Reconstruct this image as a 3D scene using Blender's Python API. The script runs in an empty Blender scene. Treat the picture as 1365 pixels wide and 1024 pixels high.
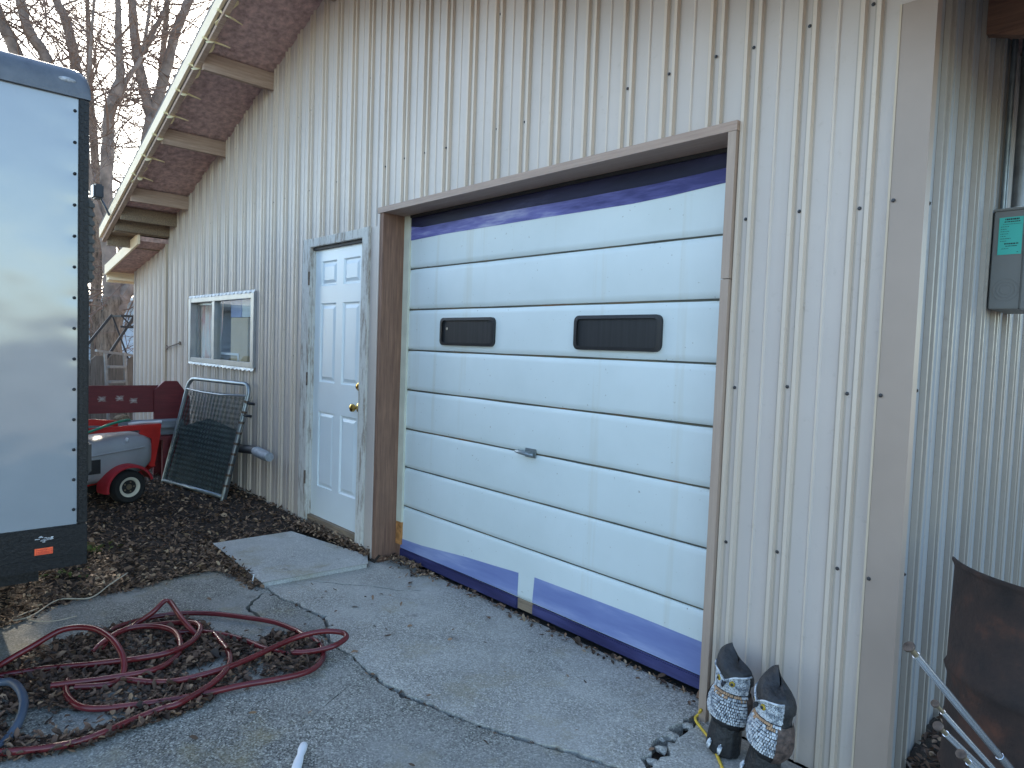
import bpy, bmesh, math, random
from mathutils import Vector, Matrix
from mathutils.geometry import tessellate_polygon
R = math.radians
rng = random.Random(7)
sc = bpy.context.scene
col = sc.collection

# ------------------------------------------------------------------ camera
cam_d = bpy.data.cameras.new('camera')
cam = bpy.data.objects.new('camera', cam_d); col.objects.link(cam)
cam_d.sensor_width = 36.0
cam_d.lens = 892.2 / 1365 * 36.0
cam_d.clip_start = 0.05; cam_d.clip_end = 2000
def cam_matrix(yaw, pitch, roll, loc):
    R0 = Matrix(((1, 0, 0), (0, 0, -1), (0, 1, 0)))
    c, s = math.cos(yaw), math.sin(yaw); Rz = Matrix(((c, -s, 0), (s, c, 0), (0, 0, 1)))
    c, s = math.cos(pitch), math.sin(pitch); Rx = Matrix(((1, 0, 0), (0, c, -s), (0, s, c)))
    c, s = math.cos(roll), math.sin(roll); Rr = Matrix(((c, -s, 0), (s, c, 0), (0, 0, 1)))
    A = Rr @ Rx @ R0 @ Rz
    m = Matrix.Identity(4)
    r, u, b = A[0], -A[1], -A[2]
    for i in range(3):
        m[i][0], m[i][1], m[i][2], m[i][3] = r[i], u[i], b[i], loc[i]
    return m
cam.matrix_world = cam_matrix(-0.82183771, 0.05052196, 0.03690069, (0, -2.33, 1.41))
sc.camera = cam

# ------------------------------------------------------------------ light
SUN_DIR = Vector((-0.975, 0.222, 0.0)).normalized()
SUN_EL = R(28)
SUN = Vector((SUN_DIR.x * math.cos(SUN_EL), SUN_DIR.y * math.cos(SUN_EL), math.sin(SUN_EL)))
world = bpy.data.worlds.new('World'); sc.world = world
world.use_nodes = True
nt = world.node_tree; nt.nodes.clear()
wo = nt.nodes.new('ShaderNodeOutputWorld'); bg = nt.nodes.new('ShaderNodeBackground')
sky = nt.nodes.new('ShaderNodeTexSky'); sky.sky_type = 'NISHITA'; sky.sun_disc = False
sky.sun_elevation = SUN_EL
sky.sun_rotation = math.atan2(SUN_DIR.x, SUN_DIR.y)
sky.dust_density = 1.0; sky.air_density = 1.0; sky.ozone_density = 1.8
# thin broken clouds, the same all round the sky
tc = nt.nodes.new('ShaderNodeTexCoord'); mp = nt.nodes.new('ShaderNodeMapping')
mp.inputs['Scale'].default_value = (1.0, 1.0, 2.6)
cn = nt.nodes.new('ShaderNodeTexNoise'); cn.inputs['Scale'].default_value = 2.6; cn.inputs['Detail'].default_value = 7; cn.inputs['Roughness'].default_value = 0.62
cr = nt.nodes.new('ShaderNodeValToRGB'); cr.color_ramp.elements[0].position = 0.56; cr.color_ramp.elements[1].position = 0.82
cm = nt.nodes.new('ShaderNodeMixRGB'); cm.blend_type = 'MIX'
hs = nt.nodes.new('ShaderNodeHueSaturation'); hs.inputs['Saturation'].default_value = 0.6; hs.inputs['Value'].default_value = 1.3
nt.links.new(tc.outputs['Generated'], mp.inputs['Vector']); nt.links.new(mp.outputs[0], cn.inputs['Vector'])
nt.links.new(cn.outputs['Fac'], cr.inputs['Fac']); nt.links.new(cr.outputs['Color'], cm.inputs['Fac'])
nt.links.new(sky.outputs[0], hs.inputs['Color'])
nt.links.new(sky.outputs[0], cm.inputs['Color1']); nt.links.new(hs.outputs[0], cm.inputs['Color2'])
wb = nt.nodes.new('ShaderNodeMixRGB'); wb.blend_type = 'MULTIPLY'; wb.inputs['Fac'].default_value = 1.0
wb.inputs['Color2'].default_value = (0.985, 1.015, 0.99, 1)      # the camera's white balance
nt.links.new(cm.outputs[0], wb.inputs['Color1']); nt.links.new(wb.outputs[0], bg.inputs['Color']); bg.inputs['Strength'].default_value = 0.12
nt.links.new(bg.outputs[0], wo.inputs['Surface'])
sun_d = bpy.data.lights.new('sun', 'SUN'); sun_d.energy = 2.8; sun_d.angle = R(0.6); sun_d.color = (1.0, 0.88, 0.70)
sun = bpy.data.objects.new('sun', sun_d); col.objects.link(sun)
sun.rotation_euler = SUN.to_track_quat('Z', 'Y').to_euler()
sc.view_settings.view_transform = 'Standard'; sc.view_settings.look = 'None'
sc.view_settings.exposure = 2.3; sc.view_settings.gamma = 1.0
sc.view_settings.use_curve_mapping = False

# ------------------------------------------------------------------ materials
def new_mat(name):
    m = bpy.data.materials.new(name); m.use_nodes = True
    t = m.node_tree; b = t.nodes['Principled BSDF']
    return m, t, b
def N(t, kind, **kw):
    n = t.nodes.new(kind)
    for k, v in kw.items():
        if k in n.inputs: n.inputs[k].default_value = v
        else: setattr(n, k, v)
    return n
def L(t, a, b): t.links.new(a, b)
def coords(t, scale=(1, 1, 1), obj=True):
    g = N(t, 'ShaderNodeNewGeometry'); m = N(t, 'ShaderNodeMapping'); m.inputs['Scale'].default_value = scale
    if obj:
        c = N(t, 'ShaderNodeTexCoord'); L(t, c.outputs['Object'], m.inputs['Vector'])
    else: L(t, g.outputs['Position'], m.inputs['Vector'])
    return m.outputs[0]
def ramp(t, src, stops):
    r = N(t, 'ShaderNodeValToRGB'); e = r.color_ramp.elements
    while len(e) < len(stops): e.new(0.5)
    for i, (p, c) in enumerate(stops):
        e[i].position = p; e[i].color = (*c, 1) if len(c) == 3 else c
    L(t, src, r.inputs['Fac']); return r.outputs['Color']
def mix(t, fac, a, b, mode='MIX'):
    m = N(t, 'ShaderNodeMixRGB', blend_type=mode)
    for s, v in (('Fac', fac), ('Color1', a), ('Color2', b)):
        if hasattr(v, 'is_linked'): L(t, v, m.inputs[s])
        elif isinstance(v, (int, float)): m.inputs[s].default_value = v
        else: m.inputs[s].default_value = (*v, 1)
    return m.outputs[0]
def noise(t, vec, scale, detail=4, rough=0.55):
    n = N(t, 'ShaderNodeTexNoise', Scale=scale, Detail=detail, Roughness=rough); L(t, vec, n.inputs['Vector']); return n.outputs['Fac']
def bump(t, b, h, dist=0.002, strength=1.0):
    n = N(t, 'ShaderNodeBump', Strength=strength, Distance=dist); L(t, h, n.inputs['Height']); L(t, n.outputs[0], b.inputs['Normal']); return n
def simple(name, c, rough=0.6, metal=0.0, var=0.18, vscale=9.0, bumpd=0.0, bscale=60.0, spec=None):
    m, t, b = new_mat(name)
    v = coords(t); f = noise(t, v, vscale)
    hi = tuple(min(1, x * (1 + var)) for x in c); lo = tuple(x * (1 - var) for x in c)
    L(t, ramp(t, f, [(0.3, lo), (0.7, hi)]), b.inputs['Base Color'])
    b.inputs['Roughness'].default_value = rough; b.inputs['Metallic'].default_value = metal
    if spec is not None: b.inputs['Specular IOR Level'].default_value = spec
    if bumpd: bump(t, b, noise(t, v, bscale, 3), bumpd)
    return m

def make_siding(name, axis_scale, base, streak):
    m, t, b = new_mat(name)
    v = coords(t, obj=False)
    vs = coords(t, axis_scale, obj=False)          # stretched down the wall: run-off streaks
    f1 = noise(t, vs, 1.0, 5, 0.6); f2 = noise(t, v, 1.3, 3); f3 = noise(t, v, 26, 4, 0.7)
    c = mix(t, ramp(t, f2, [(0.35, (0, 0, 0)), (0.65, (1, 1, 1))]), base, tuple(x * 0.90 for x in base))
    c = mix(t, ramp(t, f1, [(0.58, (0, 0, 0)), (0.85, (0.4, 0.4, 0.4))]), c, streak)
    # rust-brown weathering under the roof line, where the run-off starts
    c = mix(t, ramp(t, f3, [(0.60, (0, 0, 0)), (0.75, (0.28, 0.28, 0.28))]), c, tuple(x * 0.72 for x in streak))
    L(t, c, b.inputs['Base Color'])
    L(t, ramp(t, f3, [(0.3, (0.36,) * 3), (0.7, (0.52,) * 3)]), b.inputs['Roughness'])
    bump(t, b, noise(t, v, 7, 2), 0.004, 0.35)
    return m
M = {}
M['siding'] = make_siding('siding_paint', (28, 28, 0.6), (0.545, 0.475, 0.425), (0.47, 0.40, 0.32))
M['siding_side'] = make_siding('siding_paint_side_shade', (22, 22, 0.5), (0.27, 0.275, 0.285), (0.19, 0.14, 0.10))  # same siding on the side wall, its shade and sky blue put into the colour
M['trim'] = simple('trim_metal', (0.345, 0.268, 0.218), 0.42, var=0.07, vscale=3)
M['trim_edge'] = simple('trim_edge', (0.52, 0.42, 0.31), 0.5, var=0.05)
M['rib'] = make_siding('siding_rib_lit', (28, 28, 0.6), (0.62, 0.52, 0.425), (0.50, 0.39, 0.29))  # lighter cream: warm light catching the ribs, put into the colour
M['rib_dirt_shade'] = make_siding('siding_rib_dirt_shade', (60, 60, 0.35), (0.43, 0.37, 0.315), (0.24, 0.165, 0.11))  # bands beside the ribs: dirt, plus rib shading put into the colour
M['rib_side'] = make_siding('siding_side_rib_lit', (28, 28, 0.6), (0.30, 0.265, 0.23), (0.22, 0.155, 0.105))  # side-wall ribs: warm reflected light put into the brown
M['rib_side_dirt_shade'] = make_siding('siding_side_rib_dirt_shade', (60, 60, 0.35), (0.17, 0.14, 0.115), (0.10, 0.065, 0.042))  # side-wall rib bands: dirt with rib shading mixed into the colour
M['screw'] = simple('screw_metal', (0.06, 0.06, 0.065), 0.45, 0.6)

def wood(name, c, dark, rough=0.75, sc_=(2, 2, 30), rings=3.0, bd=0.002):
    m, t, b = new_mat(name)
    v = coords(t, sc_); f = noise(t, v, rings, 6, 0.65); v2 = coords(t); g = noise(t, v2, 5, 4)
    cc = mix(t, ramp(t, f, [(0.35, (0, 0, 0)), (0.65, (1, 1, 1))]), dark, c)
    cc = mix(t, ramp(t, g, [(0.4, (0, 0, 0)), (0.75, (0.5,) * 3)]), cc, dark)
    L(t, cc, b.inputs['Base Color']); b.inputs['Roughness'].default_value = rough
    bump(t, b, f, bd); return m
M['jamb_brown'] = wood('jamb_brown', (0.28, 0.155, 0.10), (0.15, 0.08, 0.055), 0.7, (30, 30, 1.5))
M['taupe'] = wood('taupe_wood', (0.42, 0.30, 0.235), (0.33, 0.23, 0.18), 0.6, (1.5, 30, 30))
M['taupe_v'] = wood('taupe_wood_upright', (0.42, 0.32, 0.25), (0.36, 0.265, 0.21), 0.6, (30, 30, 1.5))
M['soffit'] = simple('soffit_board', (0.54, 0.37, 0.345), 0.9, var=0.35, vscale=22, bumpd=0.012, bscale=40)
M['lookout'] = wood('lookout_wood', (0.50, 0.37, 0.29), (0.36, 0.25, 0.19), 0.8, (25, 1.5, 25))
M['rafter_brown'] = wood('rafter_brown', (0.26, 0.14, 0.09), (0.15, 0.08, 0.055), 0.75, (1.5, 25, 25))
M['old_wood'] = wood('old_wood', (0.33, 0.25, 0.17), (0.19, 0.14, 0.10), 0.85, (1.5, 25, 25))
M['fascia'] = simple('fascia_cream', (0.86, 0.69, 0.47), 0.6, var=0.06, vscale=4)
M['roofing'] = simple('roofing_grey', (0.16, 0.15, 0.14), 0.9, var=0.3, vscale=30)
M['dark'] = simple('dark_interior', (0.05, 0.048, 0.045), 0.9)

# garage door paint: white, with run-off stain and grime
m, t, b = new_mat('garage_door_paint')
v = coords(t, obj=False)
st = noise(t, coords(t, (9, 9, 0.35), obj=False), 1.0, 4, 0.6); g = noise(t, v, 3, 4); gr = noise(t, coords(t, (160, 160, 0.5), obj=False), 1.0, 2)
c = mix(t, ramp(t, g, [(0.35, (0, 0, 0)), (0.7, (1, 1, 1))]), (0.66, 0.725, 0.725), (0.61, 0.675, 0.67))
c = mix(t, ramp(t, st, [(0.60, (0, 0, 0)), (0.74, (0.38,) * 3)]), c, (0.52, 0.49, 0.38))
sp = noise(t, v, 55, 2, 0.5); c = mix(t, ramp(t, sp, [(0.71, (0, 0, 0)), (0.76, (0.7,) * 3)]), c, (0.25, 0.24, 0.2))
L(t, c, b.inputs['Base Color']); b.inputs['Roughness'].default_value = 0.38
bump(t, b, gr, 0.0012, 0.5); M['gdoor'] = m
# rusty grooves
m, t, b = new_mat('groove_metal')
v = coords(t, (2.5, 2.5, 40), obj=False); f = noise(t, v, 1.5, 5, 0.65)
L(t, ramp(t, f, [(0.46, (0.10, 0.105, 0.09)), (0.60, (0.17, 0.15, 0.10)), (0.70, (0.24, 0.10, 0.035))]), b.inputs['Base Color']); b.inputs['Roughness'].default_value = 0.75
M['groove'] = m
# leftover violet film
def film_mat(name, a, bcol, wc, lo, hi):
    m, t, b = new_mat(name)
    v = coords(t, (1.0, 1.0, 7), obj=False); f = noise(t, v, 1.6, 5, 0.6)
    c = ramp(t, f, [(lo, a), ((lo + hi) / 2, bcol), (hi, wc)])
    L(t, c, b.inputs['Base Color']); b.inputs['Roughness'].default_value = 0.5; b.inputs['Specular IOR Level'].default_value = 0.25; return m
M['film_top'] = film_mat('violet_film_faded', (0.045, 0.045, 0.17), (0.15, 0.15, 0.40), (0.50, 0.52, 0.66), 0.36, 0.72)
M['film_shade'] = film_mat('violet_film_shade', (0.010, 0.010, 0.032), (0.018, 0.018, 0.055), (0.07, 0.07, 0.16), 0.42, 0.8)  # film below the head board, with the board's shadow put into the violet
M['film_low'] = film_mat('violet_film', (0.155, 0.195, 0.42), (0.20, 0.25, 0.48), (0.34, 0.39, 0.60), 0.3, 0.72)
M['film_weather'] = film_mat('violet_film_deep', (0.02, 0.02, 0.065), (0.035, 0.035, 0.11), (0.08, 0.085, 0.22), 0.3, 0.75)
M['door_white'] = simple('entry_door_white', (0.79, 0.85, 0.86), 0.32, var=0.03, vscale=3)
# peeling frame
m, t, b = new_mat('peeling_white_wood')
v = coords(t, (14, 14, 2.2), obj=False); f = noise(t, v, 2.2, 6, 0.7); f2 = noise(t, coords(t, obj=False), 30, 4)
c = mix(t, ramp(t, f, [(0.50, (0, 0, 0)), (0.60, (1, 1, 1))]), (0.62, 0.60, 0.55), (0.34, 0.29, 0.24))
c = mix(t, ramp(t, f2, [(0.55, (0, 0, 0)), (0.7, (0.7,) * 3)]), c, (0.50, 0.47, 0.42))
L(t, c, b.inputs['Base Color']); b.inputs['Roughness'].default_value = 0.8; bump(t, b, f, 0.004); M['peel'] = m
M['stop'] = simple('stop_greenish', (0.58, 0.58, 0.48), 0.6, var=0.1)
M['rust'] = simple('orange_rust', (0.42, 0.19, 0.06), 0.85, var=0.5, vscale=30, bumpd=0.002)
M['brass'] = simple('brass', (0.72, 0.50, 0.16), 0.22, 1.0, var=0.08)
M['hinge'] = simple('hinge_rusty', (0.14, 0.10, 0.075), 0.6, 0.4, var=0.4, vscale=50)
M['black_plastic'] = simple('black_plastic', (0.018, 0.018, 0.02), 0.42, var=0.2)
M['black_glossy'] = simple('black_glossy', (0.014, 0.015, 0.018), 0.28, var=0.2)
m, t, b = new_mat('dirty_dark_pane')
v = coords(t, (60, 60, 2), obj=False); f = noise(t, v, 1.0, 4)
L(t, ramp(t, f, [(0.3, (0.009, 0.010, 0.012)), (0.8, (0.026, 0.027, 0.030))]), b.inputs['Base Color']); b.inputs['Roughness'].default_value = 0.45; M['dark_pane'] = m
M['alu'] = simple('aluminium', (0.36, 0.375, 0.39), 0.4, 0.5, var=0.1)
M['galv'] = simple('galvanised_pipe', (0.30, 0.34, 0.36), 0.38, 0.75, var=0.25, vscale=14, bumpd=0.0006)
M['chrome'] = simple('chrome_tube', (0.74, 0.78, 0.83), 0.22, 0.85, var=0.06)
M['rusty_cap'] = simple('rusty_cap', (0.095, 0.07, 0.055), 0.6, 0.4, var=0.5, vscale=60)
M['wire'] = simple('chain_wire', (0.12, 0.16, 0.15), 0.45, 0.5, var=0.2)
m, t, b = new_mat('window_glass')
tr = N(t, 'ShaderNodeBsdfTransparent'); gl = N(t, 'ShaderNodeBsdfGlossy', Roughness=0.02); gl.inputs['Color'].default_value = (1, 1, 1, 1)
lw = N(t, 'ShaderNodeLayerWeight', Blend=0.5); pw = N(t, 'ShaderNodeMath', operation='POWER'); L(t, lw.outputs['Facing'], pw.inputs[0]); pw.inputs[1].default_value = 4.0; fr = N(t, 'ShaderNodeMath', operation='MULTIPLY_ADD'); L(t, pw.outputs[0], fr.inputs[0]); fr.inputs[1].default_value = 0.35; fr.inputs[2].default_value = 0.03; mx = N(t, 'ShaderNodeMixShader'); tr.inputs['Color'].default_value = (0.94, 0.96, 0.95, 1)
L(t, fr.outputs[0], mx.inputs[0]); L(t, tr.outputs[0], mx.inputs[1]); L(t, gl.outputs[0], mx.inputs[2]); L(t, mx.outputs[0], t.nodes['Material Output'].inputs['Surface']); M['glass'] = m
m, t, b = new_mat('curtain_cloth')
v = coords(t, (3, 3, 0.5), obj=False); f = noise(t, v, 6, 3)
L(t, ramp(t, f, [(0.35, (0.70, 0.34, 0.28)), (0.5, (0.88, 0.70, 0.58)), (0.62, (0.85, 0.76, 0.66))]), b.inputs['Base Color']); b.inputs['Roughness'].default_value = 0.9; M['curtain'] = m
M['cardboard'] = simple('cardboard', (0.62, 0.48, 0.31), 0.85, var=0.06)
M['blue_card'] = simple('blue_card', (0.10, 0.22, 0.55), 0.5, var=0.1)
M['pale_card'] = simple('pale_blue_card', (0.50, 0.64, 0.75), 0.5, var=0.08)
M['grey_card'] = simple('grey_card', (0.27, 0.25, 0.24), 0.8, var=0.1)
# trailer skin: glossy white sheet, slightly wavy near the screws
m, t, b = new_mat('trailer_white')
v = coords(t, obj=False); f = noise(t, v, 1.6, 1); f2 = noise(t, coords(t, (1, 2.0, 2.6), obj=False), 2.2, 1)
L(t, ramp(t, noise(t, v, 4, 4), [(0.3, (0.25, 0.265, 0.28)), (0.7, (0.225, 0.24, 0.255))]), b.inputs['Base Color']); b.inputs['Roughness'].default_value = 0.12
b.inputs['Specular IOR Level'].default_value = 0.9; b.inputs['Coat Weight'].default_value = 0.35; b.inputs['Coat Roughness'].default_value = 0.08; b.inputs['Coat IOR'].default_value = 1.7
ad = N(t, 'ShaderNodeMath', operation='ADD'); L(t, f, ad.inputs[0]); L(t, f2, ad.inputs[1]); bump(t, b, ad.outputs[0], 0.010, 0.35); M['trailer'] = m
m, t, b = new_mat('trailer_cap_grey')
v = coords(t, obj=False)
L(t, ramp(t, noise(t, v, 25, 4), [(0.3, (0.075, 0.085, 0.105)), (0.7, (0.11, 0.12, 0.14))]), b.inputs['Base Color']); b.inputs['Roughness'].default_value = 0.42
bump(t, b, noise(t, v, 140, 2), 0.0012); M['cap'] = m
m, t, b = new_mat('trailer_black_trim')
v = coords(t, obj=False)
L(t, ramp(t, noise(t, v, 80, 3), [(0.35, (0.005, 0.005, 0.006)), (0.8, (0.016, 0.016, 0.018))]), b.inputs['Base Color']); b.inputs['Roughness'].default_value = 0.42; b.inputs['Specular IOR Level'].default_value = 0.3
bump(t, b, noise(t, v, 130, 2), 0.0015); M['blacktrim'] = m
M['orange_sticker'] = simple('orange_sticker', (0.80, 0.11, 0.03), 0.5, var=0.25, vscale=60)
M['badge'] = simple('grey_badge', (0.42, 0.42, 0.43), 0.5, var=0.6, vscale=70)
M['lens_clear'] = simple('lens_clear', (0.30, 0.31, 0.33), 0.2, var=0.4, vscale=80)
M['tank'] = simple('tank_grey', (0.33, 0.34, 0.355), 0.36, var=0.1, vscale=5)
M['red_paint'] = simple('red_paint', (0.52, 0.025, 0.02), 0.38, var=0.15)
M['red_plastic'] = simple('red_plastic', (0.40, 0.02, 0.03), 0.5, var=0.15)
M['tyre'] = simple('tyre', (0.016, 0.016, 0.016), 0.8, bumpd=0.002, bscale=50)
M['rim'] = simple('rim_cream', (0.66, 0.62, 0.50), 0.4, var=0.08)
M['rim_dark'] = simple('rim_bronze', (0.22, 0.18, 0.12), 0.4, 0.6, var=0.3)
M['green_hose'] = simple('green_hose', (0.02, 0.24, 0.14), 0.45, var=0.1)
M['maroon'] = wood('maroon_bench_paint', (0.19, 0.018, 0.024), (0.12, 0.012, 0.016), 0.55, (25, 2, 25))
M['pale'] = simple('pale_inlay', (0.55, 0.50, 0.45), 0.7)
M['grey_board'] = wood('grey_board', (0.28, 0.31, 0.33), (0.18, 0.20, 0.22), 0.7, (25, 1.5, 25))
M['orange_tool'] = simple('orange_stick', (0.75, 0.25, 0.03), 0.5)
M['tan_rag'] = simple('tan_rag', (0.34, 0.24, 0.15), 0.9, var=0.4, vscale=30, bumpd=0.01)
M['tape'] = simple('duct_tape', (0.28, 0.31, 0.34), 0.55, var=0.25, vscale=30, bumpd=0.003)
M['fence'] = wood('fence_board', (0.20, 0.175, 0.155), (0.10, 0.085, 0.075), 0.9, (14, 14, 1.0), 3, 0.004)
M['house'] = simple('house_siding_blue', (0.52, 0.60, 0.70), 0.6, var=0.05)
M['house_roof'] = simple('house_roof_white', (0.74, 0.74, 0.72), 0.5, var=0.08)
M['house_trim'] = simple('house_trim_grey', (0.30, 0.31, 0.33), 0.6)
M['steel_black'] = simple('black_steel', (0.022, 0.023, 0.027), 0.5, 0.3)
M['ladder'] = simple('ladder_grey', (0.24, 0.225, 0.21), 0.6, var=0.2, vscale=20)
m, t, b = new_mat('bark')
v = coords(t, (9, 9, 1.6), obj=False); f = noise(t, v, 1.6, 6, 0.7)
L(t, ramp(t, f, [(0.35, (0.045, 0.032, 0.024)), (0.66, (0.27, 0.20, 0.15))]), b.inputs['Base Color']); b.inputs['Roughness'].default_value = 0.95; bump(t, b, f, 0.03); M['bark'] = m
M['limb'] = simple('limb_bark', (0.20, 0.155, 0.13), 0.9, var=0.4, vscale=6)
M['twig'] = simple('twig_bark', (0.17, 0.115, 0.09), 0.9, var=0.3, vscale=4)
# rubber hose
m, t, b = new_mat('maroon_hose')
v = coords(t, obj=False); f = noise(t, v, 6, 4); f2 = noise(t, v, 60, 3)
c = mix(t, ramp(t, f, [(0.35, (0, 0, 0)), (0.7, (1, 1, 1))]), (0.095, 0.010, 0.013), (0.15, 0.018, 0.020))
c = mix(t, ramp(t, f2, [(0.62, (0, 0, 0)), (0.76, (0.5,) * 3)]), c, (0.11, 0.06, 0.05))
L(t, c, b.inputs['Base Color']); b.inputs['Roughness'].default_value = 0.24; M['hose'] = m
M['blue_hose'] = simple('blue_grey_hose', (0.055, 0.075, 0.11), 0.5, var=0.15)
M['yellow_cord'] = simple('yellow_cord', (0.62, 0.42, 0.04), 0.45, var=0.12)
M['pvc'] = simple('white_plastic', (0.74, 0.75, 0.78), 0.4, var=0.05)
M['straw'] = simple('dry_vine', (0.48, 0.40, 0.30), 0.8, var=0.2)
# concrete
def concrete(name, a, b_, speck=1.0):
    m, t, b = new_mat(name)
    v = coords(t, obj=False)
    big = noise(t, v, 1.1, 5, 0.6); mid = noise(t, v, 7, 5, 0.65); fine = noise(t, v, 85, 3, 0.7)
    vo = N(t, 'ShaderNodeTexVoronoi', Scale=170.0); L(t, v, vo.inputs['Vector'])
    vo2 = N(t, 'ShaderNodeTexVoronoi', Scale=140.0); L(t, v, vo2.inputs['Vector'])
    c = mix(t, ramp(t, big, [(0.32, (0, 0, 0)), (0.68, (1, 1, 1))]), a, b_)
    c = mix(t, ramp(t, mid, [(0.35, (0.0,) * 3), (0.72, (0.55,) * 3)]), c, tuple(x * 0.62 for x in a))
    # exposed aggregate: every stone its own tone
    hsv = N(t, 'ShaderNodeSeparateColor'); L(t, vo.outputs['Color'], hsv.inputs[0])
    ag = ramp(t, hsv.outputs[0], [(0.0, (0.26, 0.255, 0.25)), (0.45, (0.78, 0.78, 0.77)), (0.78, (1.12, 1.11, 1.08)), (1.0, (1.9, 1.9, 1.82))])
    worn = ramp(t, noise(t, v, 1.7, 4), [(0.36, (0.18,) * 3), (0.62, (0.95 * speck,) * 3)])
    c2 = mix(t, worn, c, mix(t, 1.0, c, ag, 'MULTIPLY'))
    gm = ramp(t, vo2.outputs['Distance'], [(0.25, (1, 1, 1)), (0.62, (0.62, 0.62, 0.60))])
    c2 = mix(t, worn, c2, mix(t, 1.0, c2, gm, 'MULTIPLY'))
    # yellowish lichen / dirt stains and dark spots
    ls = noise(t, v, 2.3, 5, 0.7)
    c2 = mix(t, ramp(t, ls, [(0.54, (0, 0, 0)), (0.70, (0.55,) * 3)]), c2, (0.27, 0.22, 0.11))
    ds = noise(t, v, 11, 3, 0.5)
    c2 = mix(t, ramp(t, ds, [(0.66, (0, 0, 0)), (0.74, (0.5,) * 3)]), c2, (0.10, 0.095, 0.09))
    L(t, c2, b.inputs['Base Color']); b.inputs['Roughness'].default_value = 0.88
    ad = N(t, 'ShaderNodeMath', operation='ADD'); L(t, fine, ad.inputs[0]); L(t, hsv.outputs[1], ad.inputs[1]); bump(t, b, ad.outputs[0], 0.0035, 0.8)
    return m
M['concrete'] = concrete('concrete_worn', (0.54, 0.52, 0.48), (0.40, 0.385, 0.355), 0.7)
M['concrete_old'] = concrete('concrete_exposed_aggregate', (0.40, 0.39, 0.36), (0.27, 0.265, 0.245), 1.25)
M['pad'] = concrete('concrete_pad', (0.60, 0.595, 0.565), (0.46, 0.455, 0.435), 0.4)
M['dirt'] = simple('dark_soil', (0.038, 0.027, 0.020), 0.95, var=0.45, vscale=14, bumpd=0.02, bscale=30)
M['ground'] = simple('gravel_ground', (0.26, 0.23, 0.19), 0.95, var=0.35, vscale=3, bumpd=0.01, bscale=40)
def leafmat(name, stops):
    m, t, b = new_mat(name); g = N(t, 'ShaderNodeNewGeometry')
    L(t, ramp(t, g.outputs['Random Per Island'], stops), b.inputs['Base Color']); b.inputs['Roughness'].default_value = 0.72; return m
M['litter'] = leafmat('leaf_litter', [(0.0, (0.035, 0.021, 0.013)), (0.42, (0.11, 0.064, 0.038)), (0.72, (0.20, 0.115, 0.068)), (0.90, (0.34, 0.215, 0.13)), (1.0, (0.50, 0.36, 0.22))])
M['litter2'] = leafmat('brown_leaves', [(0.0, (0.026, 0.015, 0.010)), (0.5, (0.085, 0.045, 0.027)), (0.85, (0.165, 0.09, 0.054)), (1.0, (0.33, 0.21, 0.125))])
M['weed'] = leafmat('weed_green', [(0.0, (0.05, 0.08, 0.015)), (1.0, (0.12, 0.14, 0.03))])
# owl
M['owl_black'] = simple('owl_black', (0.020, 0.020, 0.022), 0.55, var=0.4, vscale=25, bumpd=0.006, bscale=50)
m, t, b = new_mat('owl_white')
v = coords(t); f = noise(t, v, 60, 3); L(t, ramp(t, f, [(0.40, (0.22, 0.25, 0.29)), (0.55, (0.66, 0.68, 0.70))]), b.inputs['Base Color']); b.inputs['Roughness'].default_value = 0.6; M['owl_white'] = m
M['owl_tan'] = simple('owl_tan', (0.50, 0.31, 0.18), 0.6, var=0.2, vscale=40)
M['owl_brown'] = simple('owl_brown', (0.085, 0.055, 0.045), 0.6, var=0.7, vscale=60, bumpd=0.004, bscale=90)
M['owl_eye'] = simple('owl_eye', (0.40, 0.27, 0.02), 0.15, var=0.1)
M['box_grey'] = simple('meter_box_grey', (0.18, 0.185, 0.185), 0.42, var=0.06, vscale=4)
M['conduit'] = simple('conduit_grey', (0.15, 0.155, 0.16), 0.4, 0.5, var=0.25, vscale=12)
M['teal'] = simple('teal_label', (0.06, 0.50, 0.44), 0.5, var=0.05)
M['ink'] = simple('label_ink', (0.02, 0.05, 0.05), 0.6)
m, t, b = new_mat('rusty_drum')
v = coords(t, obj=False); f = noise(t, v, 7, 6, 0.65); f2 = noise(t, v, 60, 3)
c = ramp(t, f, [(0.35, (0.015, 0.010, 0.009)), (0.52, (0.032, 0.018, 0.014)), (0.72, (0.10, 0.036, 0.02))]); L(t, c, b.inputs['Base Color']); b.inputs['Roughness'].default_value = 0.8; bump(t, b, f2, 0.002); M['drum'] = m
M['mesh_black'] = simple('black_pipe', (0.02, 0.02, 0.022), 0.6)
M['string'] = simple('cream_plastic', (0.84, 0.70, 0.40), 0.45, var=0.06)

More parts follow.
